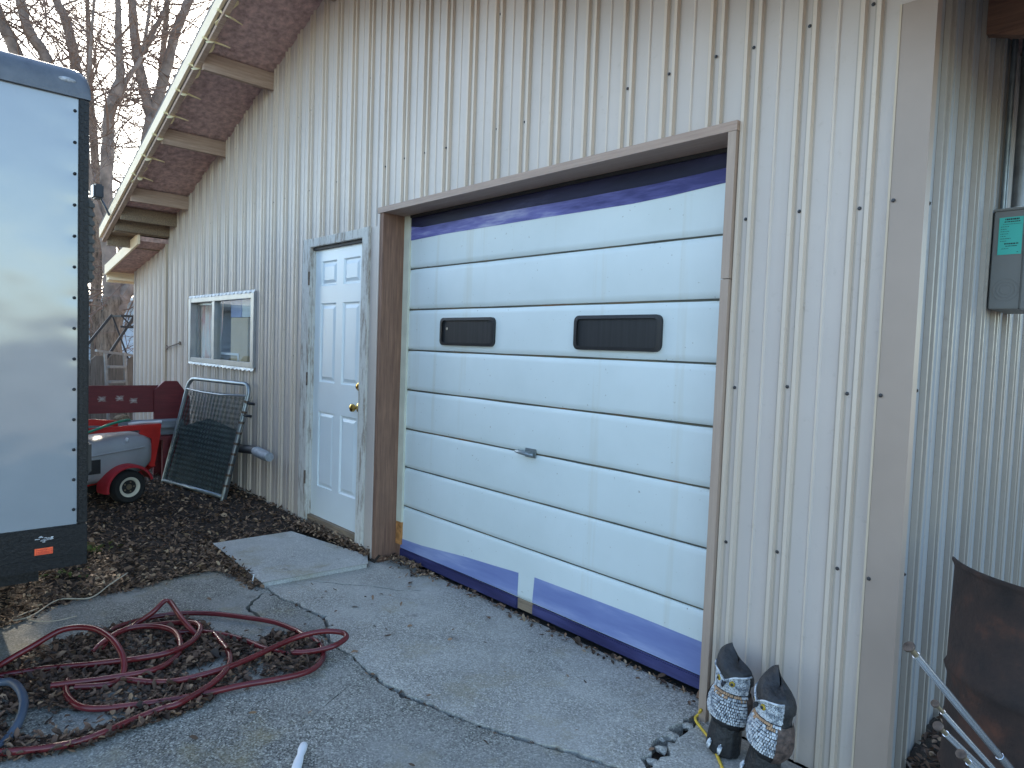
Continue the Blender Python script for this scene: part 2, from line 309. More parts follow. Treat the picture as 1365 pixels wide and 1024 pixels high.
# ------------------------------------------------------------------ mesh helpers
class MB:
    def __init__(s): s.v = []; s.f = []; s.mi = []; s.m = 0; s.X = None
    def add(s, verts, faces):
        o = len(s.v)
        for p in verts:
            p = Vector(p); s.v.append(tuple(s.X @ p) if s.X is not None else tuple(p))
        for f in faces: s.f.append([i + o for i in f]); s.mi.append(s.m)
    def box(s, a, b, bev=0.0):
        x0, y0, z0 = (min(a[i], b[i]) for i in range(3)); x1, y1, z1 = (max(a[i], b[i]) for i in range(3))
        if bev <= 0:
            s.add([(x0, y0, z0), (x1, y0, z0), (x1, y1, z0), (x0, y1, z0), (x0, y0, z1), (x1, y0, z1), (x1, y1, z1), (x0, y1, z1)],
                  [(0, 3, 2, 1), (4, 5, 6, 7), (0, 1, 5, 4), (1, 2, 6, 5), (2, 3, 7, 6), (3, 0, 4, 7)])
        else:
            bm = bmesh.new(); bmesh.ops.create_cube(bm, size=1)
            for v in bm.verts: v.co = Vector(((x0 + x1) / 2 + v.co.x * (x1 - x0), (y0 + y1) / 2 + v.co.y * (y1 - y0), (z0 + z1) / 2 + v.co.z * (z1 - z0)))
            bmesh.ops.bevel(bm, geom=bm.edges[:], offset=bev, segments=2, affect='EDGES')
            s.bm(bm)
    def bm(s, bm):
        bm.verts.ensure_lookup_table(); bm.verts.index_update()
        s.add([v.co.copy() for v in bm.verts], [[v.index for v in f.verts] for f in bm.faces]); bm.free()
    def bar(s, p, q, w, h, up=(0, 0, 1)):
        p, q = Vector(p), Vector(q); d = (q - p).normalized(); u = Vector(up)
        r = d.cross(u)
        if r.length < 1e-4: r = d.cross(Vector((1, 0, 0)))
        r.normalize(); u = r.cross(d)
        V = []
        for c in (p, q):
            for a, b in ((-1, -1), (1, -1), (1, 1), (-1, 1)): V.append(c + r * a * w / 2 + u * b * h / 2)
        s.add(V, [(3, 2, 1, 0), (4, 5, 6, 7), (0, 1, 5, 4), (1, 2, 6, 5), (2, 3, 7, 6), (3, 0, 4, 7)])
    def tube(s, pts, rad, n=8, cap=True):
        pts = [Vector(p) for p in pts]; k = len(pts)
        if not hasattr(rad, '__len__'): rad = [rad] * k
        V = []; prev = None
        for i, p in enumerate(pts):
            d = (pts[min(i + 1, k - 1)] - pts[max(i - 1, 0)])
            d = d.normalized() if d.length > 1e-9 else Vector((0, 0, 1))
            if prev is None:
                a = d.cross(Vector((0, 0, 1)));
                if a.length < 1e-3: a = d.cross(Vector((1, 0, 0)))
            else:
                a = prev - d * prev.dot(d)
                if a.length < 1e-6: a = d.orthogonal()
            a.normalize(); prev = a; b = d.cross(a)
            for j in range(n):
                th = 2 * math.pi * j / n; V.append(p + (a * math.cos(th) + b * math.sin(th)) * rad[i])
        F = []
        for i in range(k - 1):
            for j in range(n):
                F.append((i * n + j, i * n + (j + 1) % n, (i + 1) * n + (j + 1) % n, (i + 1) * n + j))
        if cap: F.append(tuple(reversed(range(n)))); F.append(tuple((k - 1) * n + j for j in range(n)))
        s.add(V, F)
    def lathe(s, prof, n=24, axis=((0, 0, 0), (0, 0, 1))):
        o = Vector(axis[0]); d = Vector(axis[1]).normalized(); a = d.orthogonal().normalized(); b = d.cross(a)
        V = []; F = []
        for r, h in prof:
            for j in range(n):
                th = 2 * math.pi * j / n; V.append(o + d * h + (a * math.cos(th) + b * math.sin(th)) * r)
        for i in range(len(prof) - 1):
            for j in range(n): F.append((i * n + j, i * n + (j + 1) % n, (i + 1) * n + (j + 1) % n, (i + 1) * n + j))
        if prof[0][0] > 1e-5: F.append(tuple(reversed(range(n))))
        if prof[-1][0] > 1e-5: F.append(tuple((len(prof) - 1) * n + j for j in range(n)))
        s.add(V, F)
    def sphere(s, c, r, seg=12, ring=8):
        rx, ry, rz = (r, r, r) if not hasattr(r, '__len__') else r
        V = []; F = []
        for i in range(ring + 1):
            ph = math.pi * i / ring
            for j in range(seg):
                th = 2 * math.pi * j / seg; V.append((c[0] + rx * math.sin(ph) * math.cos(th), c[1] + ry * math.sin(ph) * math.sin(th), c[2] + rz * math.cos(ph)))
        for i in range(ring):
            for j in range(seg): F.append((i * seg + j, (i + 1) * seg + j, (i + 1) * seg + (j + 1) % seg, i * seg + (j + 1) % seg))
        s.add(V, F)
    def prism(s, poly, y0, y1, axis='y'):
        """polygon of (a, b) extruded along an axis: y -> (a,y,b), x -> (x,a,b), z -> (a,b,z)"""
        n = len(poly)
        def P(p, h): return (p[0], h, p[1]) if axis == 'y' else ((h, p[0], p[1]) if axis == 'x' else (p[0], p[1], h))
        V = [P(p, y0) for p in poly] + [P(p, y1) for p in poly]
        tri = tessellate_polygon([[Vector((p[0], p[1], 0)) for p in poly]])
        F = [tuple(t_) for t_ in tri] + [tuple(n + i for i in reversed(t_)) for t_ in tri]
        for i in range(n): F.append((i, (i + 1) % n, n + (i + 1) % n, n + i))
        s.add(V, F)
    def build(s, name, mats, parent=None, smooth=False, angle=None, fix=True):
        me = bpy.data.meshes.new(name); me.from_pydata(s.v, [], s.f)
        if not isinstance(mats, (list, tuple)): mats = [mats]
        for m_ in mats: me.materials.append(m_)
        if len(mats) > 1: me.polygons.foreach_set('material_index', s.mi)
        if fix:
            bm = bmesh.new(); bm.from_mesh(me)
            bmesh.ops.recalc_face_normals(bm, faces=bm.faces[:]); bm.to_mesh(me); bm.free()
        if smooth:
            me.polygons.foreach_set('use_smooth', [True] * len(me.polygons))
            if angle: me.set_sharp_from_angle(angle=R(angle))
        o = bpy.data.objects.new(name, me); col.objects.link(o)
        if parent is not None: o.parent = parent
        me.update(); return o
def tag(o, label=None, cat=None, group=None, kind=None):
    if label: o['label'] = label
    if cat: o['category'] = cat
    if group: o['group'] = group
    if kind: o['kind'] = kind
    return o
def thing(name, label, cat, loc=(0, 0, 0), rz=0.0, group=None):
    o = bpy.data.objects.new(name, None); col.objects.link(o); o.location = loc; o.rotation_euler = (0, 0, rz)
    o.empty_display_size = 0.1
    return tag(o, label, cat, group)
def catmull(pts, n=8):
    pts = [Vector(p) for p in pts]; out = []
    P = [pts[0] * 2 - pts[1]] + pts + [pts[-1] * 2 - pts[-2]]
    for i in range(1, len(P) - 2):
        p0, p1, p2, p3 = P[i - 1:i + 3]
        for k in range(n):
            u = k / n
            out.append(0.5 * ((2 * p1) + (-p0 + p2) * u + (2 * p0 - 5 * p1 + 4 * p2 - p3) * u * u + (-p0 + 3 * p1 - 3 * p2 + p3) * u ** 3))
    out.append(pts[-1]); return out
def inside(x, y, poly):
    c = False; j = len(poly) - 1
    for i in range(len(poly)):
        xi, yi = poly[i]; xj, yj = poly[j]
        if (yi > y) != (yj > y) and x < (xj - xi) * (y - yi) / (yj - yi) + xi: c = not c
        j = i
    return c

# ================================================================== SETTING: ground
g = MB(); g.box((-150, -150, -0.30), (150, 150, -0.075)); tag(g.build('ground', M['ground']), kind='structure')

def sliver(path, w, jit=0.5, seed=1, sub=5, taper=True):
    """closed outline of a ragged crack along a path"""
    r = random.Random(seed); P = []
    for i in range(len(path) - 1):
        a, b = Vector((*path[i], 0)), Vector((*path[i + 1], 0)); n = max(1, int((b - a).length / 0.022))
        for k in range(n): P.append(a.lerp(b, k / n))
    P.append(Vector((*path[-1], 0))); Lf, Rt = [], []; n = len(P)
    wob = [Vector((r.uniform(-1, 1), r.uniform(-1, 1), 0)) * 0.005 for _ in P]
    wn = [1.0]
    for i in range(n): wn.append(max(0.45, min(1.9, wn[-1] + r.uniform(-0.35, 0.35))))
    for i, p in enumerate(P):
        d = (P[min(i + 1, n - 1)] - P[max(i - 1, 0)]).normalized(); nn = Vector((-d.y, d.x, 0))
        tp = min(1, (i + 0.3) / 3, (n - 1 - i + 0.3) / 3) if taper else 1
        ww = w * wn[i] * tp / 2; q = p + wob[i]
        Lf.append(q + nn * ww * r.uniform(1 - jit, 1 + jit)); Rt.append(q - nn * ww * r.uniform(1 - jit, 1 + jit))
    return [(p.x, p.y) for p in Lf], [(p.x, p.y) for p in Rt]

def slab(name, outer, holes, z, depth, m, parent):
    bm = bmesh.new(); edges = []
    for lp in [outer] + holes:
        vs = [bm.verts.new((x, y, z)) for x, y in lp]
        for i in range(len(vs)): edges.append(bm.edges.new((vs[i], vs[(i + 1) % len(vs)])))
    bmesh.ops.triangle_fill(bm, use_beauty=True, use_dissolve=False, edges=edges)
    for f in bm.faces:
        if f.normal.z < 0: f.normal_flip()
    bnd = [e for e in bm.edges if len(e.link_faces) == 1]
    # worn arris: a small chamfer, then the side wall
    r = bmesh.ops.extrude_edge_only(bm, edges=bnd); vs = [v for v in r['geom'] if isinstance(v, bmesh.types.BMVert)]
    for v in vs: v.co.z -= depth
    bmesh.ops.recalc_face_normals(bm, faces=bm.faces[:])
    me = bpy.data.meshes.new(name); bm.to_mesh(me); bm.free(); me.materials.append(m)
    o = bpy.data.objects.new(name, me); col.objects.link(o); o.parent = parent; return o

main = [(-3.736, -0.756), (-3.524, -0.768), (-3.361, -0.735), (-3.218, -0.719), (-3.12, -0.705), (-2.994, -0.741), (-2.923, -0.793), (-2.785, -0.818), (-2.722, -0.814), (-2.647, -0.806), (-2.546, -0.818), (-2.465, -0.828), (-2.434, -0.821), (-2.336, -0.833), (-2.251, -0.815), (-2.173, -0.813), (-2.122, -0.786), (-2.052, -0.771), (-1.941, -0.746), (-1.843, -0.716), (-1.721, -0.674), (-1.626, -0.633), (-1.538, -0.589), (-1.432, -0.55), (-1.328, -0.516), (-1.137, -0.49), (-0.62, -0.42)]
wl, wr = sliver(main, 0.015, 0.75, 3, taper=False)     # wl lies on the garage side
cr2 = [(-3.70, -0.555), (-3.583, -0.468), (-3.434, -0.354), (-3.335, -0.263), (-3.205, -0.193), (-3.127, -0.09), (-3.108, -0.04)]
h2l, h2r = sliver(cr2, 0.007, 0.5, 5)
left = [(-3.634, -0.80), (-3.585, -0.848), (-3.535, -0.91), (-3.483, -0.946), (-3.416, -0.961), (-3.334, -0.95), (-3.231, -0.973)]
hll, hlr = sliver(left, 0.012, 0.6, 6)
thin = [(-2.418, -0.945), (-2.372, -1.014), (-2.342, -1.069), (-2.319, -1.128), (-2.28, -1.164)]
htl, htr = sliver(thin, 0.005, 0.5, 7)
wide = [(-1.352, 0.03), (-1.340, -0.051), (-1.347, -0.122), (-1.326, -0.177), (-1.337, -0.263), (-1.307, -0.336), (-1.296, -0.405), (-1.277, -0.452)]
hwl, hwr = sliver(wide, 0.040, 0.6, 8)
hole = lambda a, b: a + b[::-1]
apron = tag(thing('concrete_apron', 'cracked grey concrete apron in front of the garage doors', 'pavement'), kind='structure')
del apron['category']
outA = [(-0.60, -0.42)] + [(-0.60, -0.02), (-1.28, -0.02), (-1.30, 0.125), (-3.70, 0.125), (-3.70, -0.02), (-3.765, -0.02), (-3.765, -0.10), (-3.705, -0.62), (-3.72, -0.742)] + wl
outA = [p for p in outA]
slab('concrete_slab', outA, [hole(h2l, h2r), hole(hwl, hwr)], 0.0, 0.07, M['concrete'], apron)
outB = [(-3.76, -0.775), (-4.03, -0.835), (-4.166, -0.86), (-4.185, -1.036), (-4.139, -1.252), (-4.109, -1.447), (-4.128, -1.602), (-4.044, -1.795), (-3.937, -1.957), (-3.799, -2.231), (-3.9, -6.0), (3.0, -6.0), (3.0, -0.42), (-0.60, -0.44)] + wr[::-1]
slab('concrete_slab', outB, [hole(hll, hlr), hole(htl, htr)], -0.004, 0.07, M['concrete_old'], apron)
pad = MB(); pad.prism([(-4.617, -0.735), (-4.60, -0.20), (-3.80, -0.05), (-3.655, -0.13), (-3.71, -0.775)], -0.05, 0.03, 'z')
bm = bmesh.new(); me_ = bpy.data.meshes.new('tmp'); me_.from_pydata(pad.v, [], pad.f); bm.from_mesh(me_); bmesh.ops.remove_doubles(bm, verts=bm.verts[:], dist=1e-5)
bmesh.ops.dissolve_limit(bm, angle_limit=0.02, verts=bm.verts[:], edges=bm.edges[:])
bmesh.ops.bevel(bm, geom=[e for e in bm.edges], offset=0.008, segments=2, affect='EDGES'); pad = MB(); pad.bm(bm)
pad.build('concrete_pad', M['pad'], apron)
# lumps of broken concrete lying in the wide crack
for k, (x, y, s_) in enumerate([(-1.335, -0.20, 0.030), (-1.322, -0.30, 0.024), (-1.345, -0.09, 0.022), (-1.300, -0.385, 0.020), (-1.36, -0.245, 0.018)]):
    b_ = MB(); bm = bmesh.new(); bmesh.ops.create_icosphere(bm, subdivisions=1, radius=s_)
    for v_ in bm.verts: v_.co = Vector((v_.co.x * 1.2, v_.co.y * rng.uniform(.6, 1.2), v_.co.z * 0.55)) * rng.uniform(.75, 1.2) + Vector((x, y, -0.012))
    b_.bm(bm); o = b_.build('concrete_lump', M['concrete'], apron)
soil = MB()
soil.box((-0.62, -0.40, -0.075), (3.0, 9.0, -0.012)); soil.box((-3.9, -1.2, -0.09), (-0.5, 0.3, -0.050))
tag(soil.build('soil', M['dirt']), kind='structure')
# mulch bed, gently heaped
def bedz(x, y): return 0.004 + 0.014 * math.sin(x * 2.3 + 1) * math.sin(y * 3.1) + 0.05 * max(0, 1 - abs(y + 0.02) / 0.35) + 0.02 * max(0, min(1, (-4.8 - x) / 2))
bed = MB(); nx, ny = 60, 30; X0, X1, Y0, Y1 = -11.5, -3.70, -3.4, 0.0
V = []; F = []
for i in range(nx + 1):
    for j in range(ny + 1):
        x = X0 + (X1 - X0) * i / nx; y = Y0 + (Y1 - Y0) * j / ny; zz = bedz(x, y)
        if inside(x, y, outB) or (x > -4.7 and -0.80 < y < -0.03): zz = -0.055
        V.append((x, y, zz - 0.008))
for i in range(nx):
    for j in range(ny): a = i * (ny + 1) + j; F.append((a, a + ny + 1, a + ny + 2, a + 1))
bed.add(V, F); tag(bed.build('mulch_bed', M['dirt'], smooth=True), kind='structure')

# ================================================================== GARAGE BUILDING
XL, XR = -8.33, -0.665; RIDGE_X, RIDGE_Z, SLOPE = -4.45, 3.985, 0.34
def soffit(x): return RIDGE_Z - SLOPE * abs(x - RIDGE_X)
garage = thing('garage_building', 'beige ribbed metal garage with white overhead door and entry door', 'garage', (0, 0, 0))
def rib_breaks(centers, x0, x1):
    pts = {x0: 0.0, x1: 0.0}
    for c in centers:
        for s_ in (-1, 1):
            m_ = c + s_ * 0.0245
            for dx, h in ((-0.0165, 0), (-0.0115, 0), (-0.0065, 0.0145), (0.0065, 0.0145), (0.0115, 0), (0.0185, 0)):
                if x0 < m_ + dx < x1: pts[m_ + dx] = h
    cs = sorted(centers)
    for a, b in zip(cs, cs[1:]):
        m_ = (a + b) / 2
        for dx, h in ((-0.008, 0), (-0.003, 0.0045), (0.003, 0.0045), (0.008, 0)):
            if x0 < m_ + dx < x1: pts[m_ + dx] = h
    return pts
def siding(x0, x1, centers, openings, ztop, zbot, off, P, mat_, parent):
    """one roll-formed sheet; P maps (along, outward, z) to world"""
    pts = rib_breaks(centers, x0, x1)
    for o_ in openings:
        for e in (o_[0], o_[1]):
            if x0 < e < x1 and e not in pts:
                ks = sorted(pts); lo = max(k for k in ks if k < e); hi = min(k for k in ks if k > e)
                pts[e] = pts[lo] + (pts[hi] - pts[lo]) * (e - lo) / (hi - lo)
    if x0 < RIDGE_X < x1 and RIDGE_X not in pts: pts[RIDGE_X] = 0.0
    xs = sorted(pts); mb = MB(); ribs = [c + q * 0.0245 for c in centers for q in (-1, 1)]; cs_ = sorted(centers); mids = [(a + b) / 2 for a, b in zip(cs_, cs_[1:])]
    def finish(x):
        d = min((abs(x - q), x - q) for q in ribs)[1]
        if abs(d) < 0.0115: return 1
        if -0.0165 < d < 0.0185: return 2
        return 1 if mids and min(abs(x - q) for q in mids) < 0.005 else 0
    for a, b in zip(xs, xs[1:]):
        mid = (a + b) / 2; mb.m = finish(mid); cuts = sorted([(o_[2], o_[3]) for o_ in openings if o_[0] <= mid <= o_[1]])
        segs = []; cur = zbot
        for z0, z1 in cuts:
            if z0 > cur: segs.append((cur, z0))
            cur = z1
        segs.append((cur, None))
        for z0, z1 in segs:
            za = ztop(a) if z1 is None else z1; zb = ztop(b) if z1 is None else z1
            mb.add([P(a, pts[a] + off, z0), P(b, pts[b] + off, z0), P(b, pts[b] + off, zb), P(a, pts[a] + off, za)], [(0, 1, 2, 3)])
    return mb.build('siding_panel', mat_, parent, fix=False)
FRONT = [M['siding'], M['rib'], M['rib_dirt_shade']]; SIDE = [M['siding_side'], M['rib_side'], M['rib_side_dirt_shade']]
Pfront = lambda a, h, z: (a, -h, z)
GD = (-3.765, -1.302, -0.1, 2.288); MD = (-4.870, -3.905, -0.1, 2.18); WN = (-7.50, -5.80, 1.185, 1.81)
OPEN = [GD, MD, WN]
centers = [-1.42 - 0.2125 * k for k in range(34)]
edges_x = [-1.309]
while edges_x[-1] - 0.85 > XL + 0.05: edges_x.append(edges_x[-1] - 0.85)
edges_x.append(XL)
for k in range(len(edges_x) - 1):
    a, b = edges_x[k + 1], edges_x[k] + (0.006 if k else 0)
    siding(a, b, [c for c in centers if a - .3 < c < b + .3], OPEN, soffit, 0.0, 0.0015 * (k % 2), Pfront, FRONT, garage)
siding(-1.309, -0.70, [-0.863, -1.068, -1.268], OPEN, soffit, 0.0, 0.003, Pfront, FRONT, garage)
# right side wall, facing +x
Pside = lambda a, h, z: (-0.675 + h, a, z)
cs = [-0.10 + 0.2045 * k for k in range(40)]
for k in range(8):
    a, b = -0.0 + 0.82 * k, 0.82 * (k + 1) + 0.006
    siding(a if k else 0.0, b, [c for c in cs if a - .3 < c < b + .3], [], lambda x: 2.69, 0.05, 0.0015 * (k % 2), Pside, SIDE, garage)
# hidden walls close the room
hw = MB(); hw.box((XL + .02, 6.45, -0.05), (XR - .03, 6.55, 2.6)); hw.box((XL - 0.05, 0.05, -0.05), (XL + 0.02, 6.5, 2.62))
hw.prism([(XL, 2.6), (XR - .03, 2.6), (RIDGE_X, 3.93)], 6.45, 6.55); hw.build('rear_wall', M['siding_side'], garage)
fl = MB(); fl.box((XL, 0.17, -0.06), (XR - .03, 6.4, -0.02)); fl.build('floor', M['dark'], garage)
# screws (a dark dot each): rows as in the photo
sw = MB()
def screw(x, y, z, ax):
    o = Vector((x, y, z)); d = Vector(ax); sw.lathe([(0.0068, 0.0), (0.0068, 0.0012), (0.0042, 0.0018), (0.0042, 0.005), (0.0, 0.0055)], 6, (o, d))
for zz in (0.72, 1.31, 1.92, 2.555, 3.15):
    for i, c in enumerate([-0.863, -1.068, -1.268] + centers):
        if zz > soffit(c) - 0.1: continue
        if any(o_[0] - .02 < c < o_[1] + .02 and o_[2] < zz < o_[3] for o_ in OPEN): continue
        if c < -1.4 and rng.random() < (0.38 if zz == 2.555 else 0.62): continue
        screw(c + rng.uniform(-.006, .006), -0.004, zz + rng.uniform(-.01, .01), (0, -1, 0))
    if zz < 2.5: screw(-0.755, -0.034, zz, (0, -1, 0))
for zz in (0.745, 1.03, 1.33, 1.615, 1.91, 2.2):
    for c in (0.511, 1.125, 1.74, 2.35):
        if rng.random() < 0.95: screw(-0.671, c - 0.0, zz, (1, 0, 0))
    if zz in (0.745, 1.33, 1.91): screw(-0.672, 0.025, zz, (1, 0, 0))
tag(sw.build('siding_screws', M['screw'], garage), kind='stuff')
# corner trim
ct = MB(); ct.box((-0.765, -0.032, 0.0), (-0.668, -0.0285, 2.52)); ct.box((-0.6715, -0.0285, 0.0), (-0.668, 0.012, 2.52))
ct.m = 1; ct.box((-0.772, -0.034, 0.0), (-0.7655, -0.0, 2.52)); ct.build('corner_trim', [M['trim'], M['trim_edge']], garage)
# plain trim between the entry door and the overhead door
st_ = MB(); st_.box((-3.782, -0.034, 0.0), (-3.767, -0.0, 2.25)); st_.box((-3.90, -0.012, 0.0), (-3.783, -0.004, 2.18)); st_.build('jamb_flashing', M['siding'], garage)
# ---- roof
roof = MB(); OV = -0.565
for sgn in (-1, 1):
    xe = (XL - 0.34) if sgn < 0 else (XR + 0.75)
    za = RIDGE_Z + 0.0; ze = RIDGE_Z - SLOPE * abs(xe - RIDGE_X)
    roof.add([(RIDGE_X, OV, za), (xe, OV, ze), (xe, 6.9, ze), (RIDGE_X, 6.9, za), (RIDGE_X, OV, za + 0.02), (xe, OV, ze + 0.02), (xe, 6.9, ze + 0.02), (RIDGE_X, 6.9, za + 0.02)],
             [(0, 1, 2, 3), (7, 6, 5, 4), (0, 4, 5, 1), (1, 5, 6, 2), (2, 6, 7, 3)])
soff = roof.build('roof', M['soffit'], garage)
rt = MB()
for sgn in (-1, 1):
    xe = (XL - 0.36) if sgn < 0 else (XR + 0.77)
    za = RIDGE_Z + 0.045; ze = za - SLOPE * abs(xe - RIDGE_X)
    rt.add([(RIDGE_X, -0.62, za), (xe, -0.62, ze), (xe, 6.95, ze), (RIDGE_X, 6.95, za), (RIDGE_X, -0.62, za + 0.03), (xe, -0.62, ze + 0.03), (xe, 6.95, ze + 0.03), (RIDGE_X, 6.95, za + 0.03)],
           [(0, 1, 2, 3), (7, 6, 5, 4), (0, 4, 5, 1), (1, 5, 6, 2), (2, 6, 7, 3)])
rt.build('roof_covering', M['roofing'], soff)
def sloped(y0, y1, x0, x1, lo, hi, name, m_, par):
    """board following the roof slope between x0 and x1 (same side of the ridge)"""
    b_ = MB(); V = []
    for y in (y0, y1):
        for x in (x0, x1):
            for h in (lo, hi): V.append((x, y, soffit(x) + h))
    b_.add(V, [(0, 1, 3, 2), (4, 6, 7, 5), (0, 2, 6, 4), (1, 5, 7, 3), (0, 4, 5, 1), (2, 3, 7, 6)]); return b_.build(name, m_, par)
sloped(-0.622, -0.600, XL - 0.34, RIDGE_X, -0.060, 0.045, 'fascia_board', M['fascia'], soff)
sloped(-0.622, -0.600, XR + 0.75, RIDGE_X, -0.060, 0.045, 'fascia_board', M['fascia'], soff)
sloped(-0.597, -0.558, XL - 0.33, RIDGE_X, -0.105, -0.002, 'barge_rafter', M['lookout'], soff)
sloped(-0.597, -0.558, XR + 0.74, RIDGE_X, -0.105, -0.002, 'barge_rafter', M['lookout'], soff)
for x in (-8.27, -8.02, -7.62, -6.57, -5.53, -4.48, -3.44, -2.39, -1.35):
    b_ = MB(); zt = min(soffit(x - .02), soffit(x + .02)) - 0.002
    b_.box((x - 0.02, -0.556, zt - 0.135), (x + 0.02, 0.0, zt)); b_.build('lookout', M['old_wood'] if x < -8 else M['lookout'], soff)
for (a, b, mm) in ((-8.63, -8.30, 'old_wood'), (-8.24, -8.05, 'old_wood')):
    b_ = MB(); zt = soffit(a) - 0.012; b_.box((a, -0.55, zt - 0.02), (b, -0.02, zt), 0); b_.build('eave_board', M[mm], soff)
b_ = MB(); zt = soffit(XL - .33); b_.box((XL - 0.33, -0.55, zt - 0.14), (XL - 0.29, 6.8, zt - 0.005)); b_.build('eave_fascia', M['old_wood'], soff)
# rafter tails under the right-hand eave
for y in (-0.045, 0.50, 1.10, 1.70):
    b_ = MB(); V = []
    for yy in (y - 0.02, y + 0.02):
        for x in (-0.660, XR + 0.72):
            for h in (-0.125, -0.003): V.append((x, yy, soffit(x) + h))
    b_.add(V, [(0, 1, 3, 2), (4, 6, 7, 5), (0, 2, 6, 4), (1, 5, 7, 3), (0, 4, 5, 1), (2, 3, 7, 6)]); b_.build('rafter_tail', M['rafter_brown'], soff)
# ---- overhead door opening: boards edge on to the wall
fr = MB(); fr.box((-3.790, -0.037, 2.252), (-1.300, 0.13, 2.288)); head = fr.build('door_head_board', M['taupe'], garage)
fr = MB(); fr.box((-3.765, -0.030, -0.01), (-3.728, 0.17, 2.2515)); fr.build('door_side_board', M['jamb_brown'], garage)
fr = MB(); fr.box((-1.336, -0.035, 0.0), (-1.303, 0.17, 1.705)); fr.box((-1.336, -0.035, 1.708), (-1.303, 0.17, 2.2515)); fr.build('door_side_board', M['taupe_v'], garage)
fr = MB(); fr.box((-3.7275, 0.128, 0.25), (-3.667, 0.146, 2.2515)); fr.m = 1; fr.box((-3.7275, 0.127, 0.10), (-3.669, 0.146, 0.25)); fr.m = 2; fr.box((-3.7275, 0.130, 0.0), (-3.69, 0.146, 0.10))
fr.build('door_stop', [M['stop'], M['rust'], M['jamb_brown']], garage)
fr = MB(); fr.box((-3.72, 0.131, 2.235), (-1.336, 0.17, 2.2515)); fr.build('top_seal', M['black_plastic'], garage)
# ---- overhead door
YD = 0.150
gdoor = MB(); gdoor.box((-3.72, YD + 0.012, 0.045), (-1.337, YD + 0.05, 2.40)); gdoor = gdoor.build('overhead_door', M['groove'], garage)
seams = [2.42, 1.91, 1.647, 1.385, 1.125, 0.868, 0.615, 0.355, 0.085]
WINS = [(-3.31, -2.81), (-2.215, -1.705)]
for k in range(8):
    zt, zb = seams[k] - 0.005, seams[k + 1] + 0.005
    if k == 7: zb = 0.075
    b_ = MB(); x0, x1 = -3.72, -1.337
    # each section bows out a little from its rolled edges
    prof = [(zb, 0.004), (zb + 0.012, -0.004), (zb + 0.03, -0.0065), (zt - 0.03, -0.0065), (zt - 0.012, -0.004), (zt, 0.004)]
    V = []; nn = len(prof); xs = [x0 + (x1 - x0) * i / 12 for i in range(13)]
    for i, x in enumerate(xs):
        dz = rng.uniform(-.0012, .0012)
        for z, dy in prof: V.append((x, YD + dy + rng.uniform(-.0006, .0006), z + dz))
    F = [(i * nn + j, (i + 1) * nn + j, (i + 1) * nn + j + 1, i * nn + j + 1) for i in range(12) for j in range(nn - 1)]
    V += [(x0, YD + .012, zb), (x1, YD + .012, zb), (x1, YD + .012, zt), (x0, YD + .012, zt)]; q = len(V) - 4
    F += [(0, q, q + 1, 12 * nn), (nn - 1, 12 * nn + nn - 1, q + 2, q + 3)]
    b_.add(V, F); b_.build('door_section', M['gdoor'], gdoor, smooth=True, angle=35)
def rrect(x0, x1, z0, z1, r, n=5):
    out = []
    for cx, cz, a0 in ((x1 - r, z1 - r, 0), (x0 + r, z1 - r, 90), (x0 + r, z0 + r, 180), (x1 - r, z0 + r, 270)):
        for i in range(n + 1): a = R(a0 + 90 * i / n); out.append((cx + r * math.cos(a), cz + r * math.sin(a)))
    return out
for x0, x1 in WINS:
    z0, z1 = 1.425, 1.59
    o_, i_ = rrect(x0, x1, z0, z1, 0.03), rrect(x0 + .016, x1 - .016, z0 + .016, z1 - .016, 0.02); n = len(o_)
    b_ = MB(); yf, yb, yi = YD - 0.022, YD - 0.002, YD - 0.012
    V = [(p[0], yb, p[1]) for p in o_] + [(p[0], yf, p[1]) for p in o_] + [(p[0] + (0.004 if p[0] < (x0 + x1) / 2 else -0.004), yf - .002, p[1]) for p in i_] + [(p[0], yi, p[1]) for p in i_]
    F = []
    for r_ in range(3):
        for j in range(n): F.append((r_ * n + j, r_ * n + (j + 1) % n, (r_ + 1) * n + (j + 1) % n, (r_ + 1) * n + j))
    b_.add(V, F); b_.build('window_frame', M['black_plastic'], gdoor, smooth=True, angle=50)
    p_ = MB(); p_.prism(rrect(x0 + .013, x1 - .013, z0 + .013, z1 - .013, 0.02), yi - .001, yi + .004); p_.build('window_pane', M['dark_pane'], gdoor)
b_ = MB(); b_.lathe([(0.008, 0), (0.008, .004), (0.0, .006)], 8, ((-3.245, YD - .014, 1.525), (0, -1, 0))); b_.build('bullet_hole_patch', M['straw'], gdoor)
# latch handle
b_ = MB(); b_.box((-2.535, YD - 0.012, 0.848), (-2.455, YD - 0.004, 0.895), 0.002); b_.box((-2.50, YD - 0.045, 0.855), (-2.465, YD - 0.010, 0.882), 0.004); b_.tube([(-2.585, YD - .035, .872), (-2.55, YD - .045, .874), (-2.49, YD - .042, .870), (-2.455, YD - .03, .866)], [.007, .011, .012, .008], 8); b_.build('latch_handle', M['galv'], gdoor, smooth=True, angle=40)
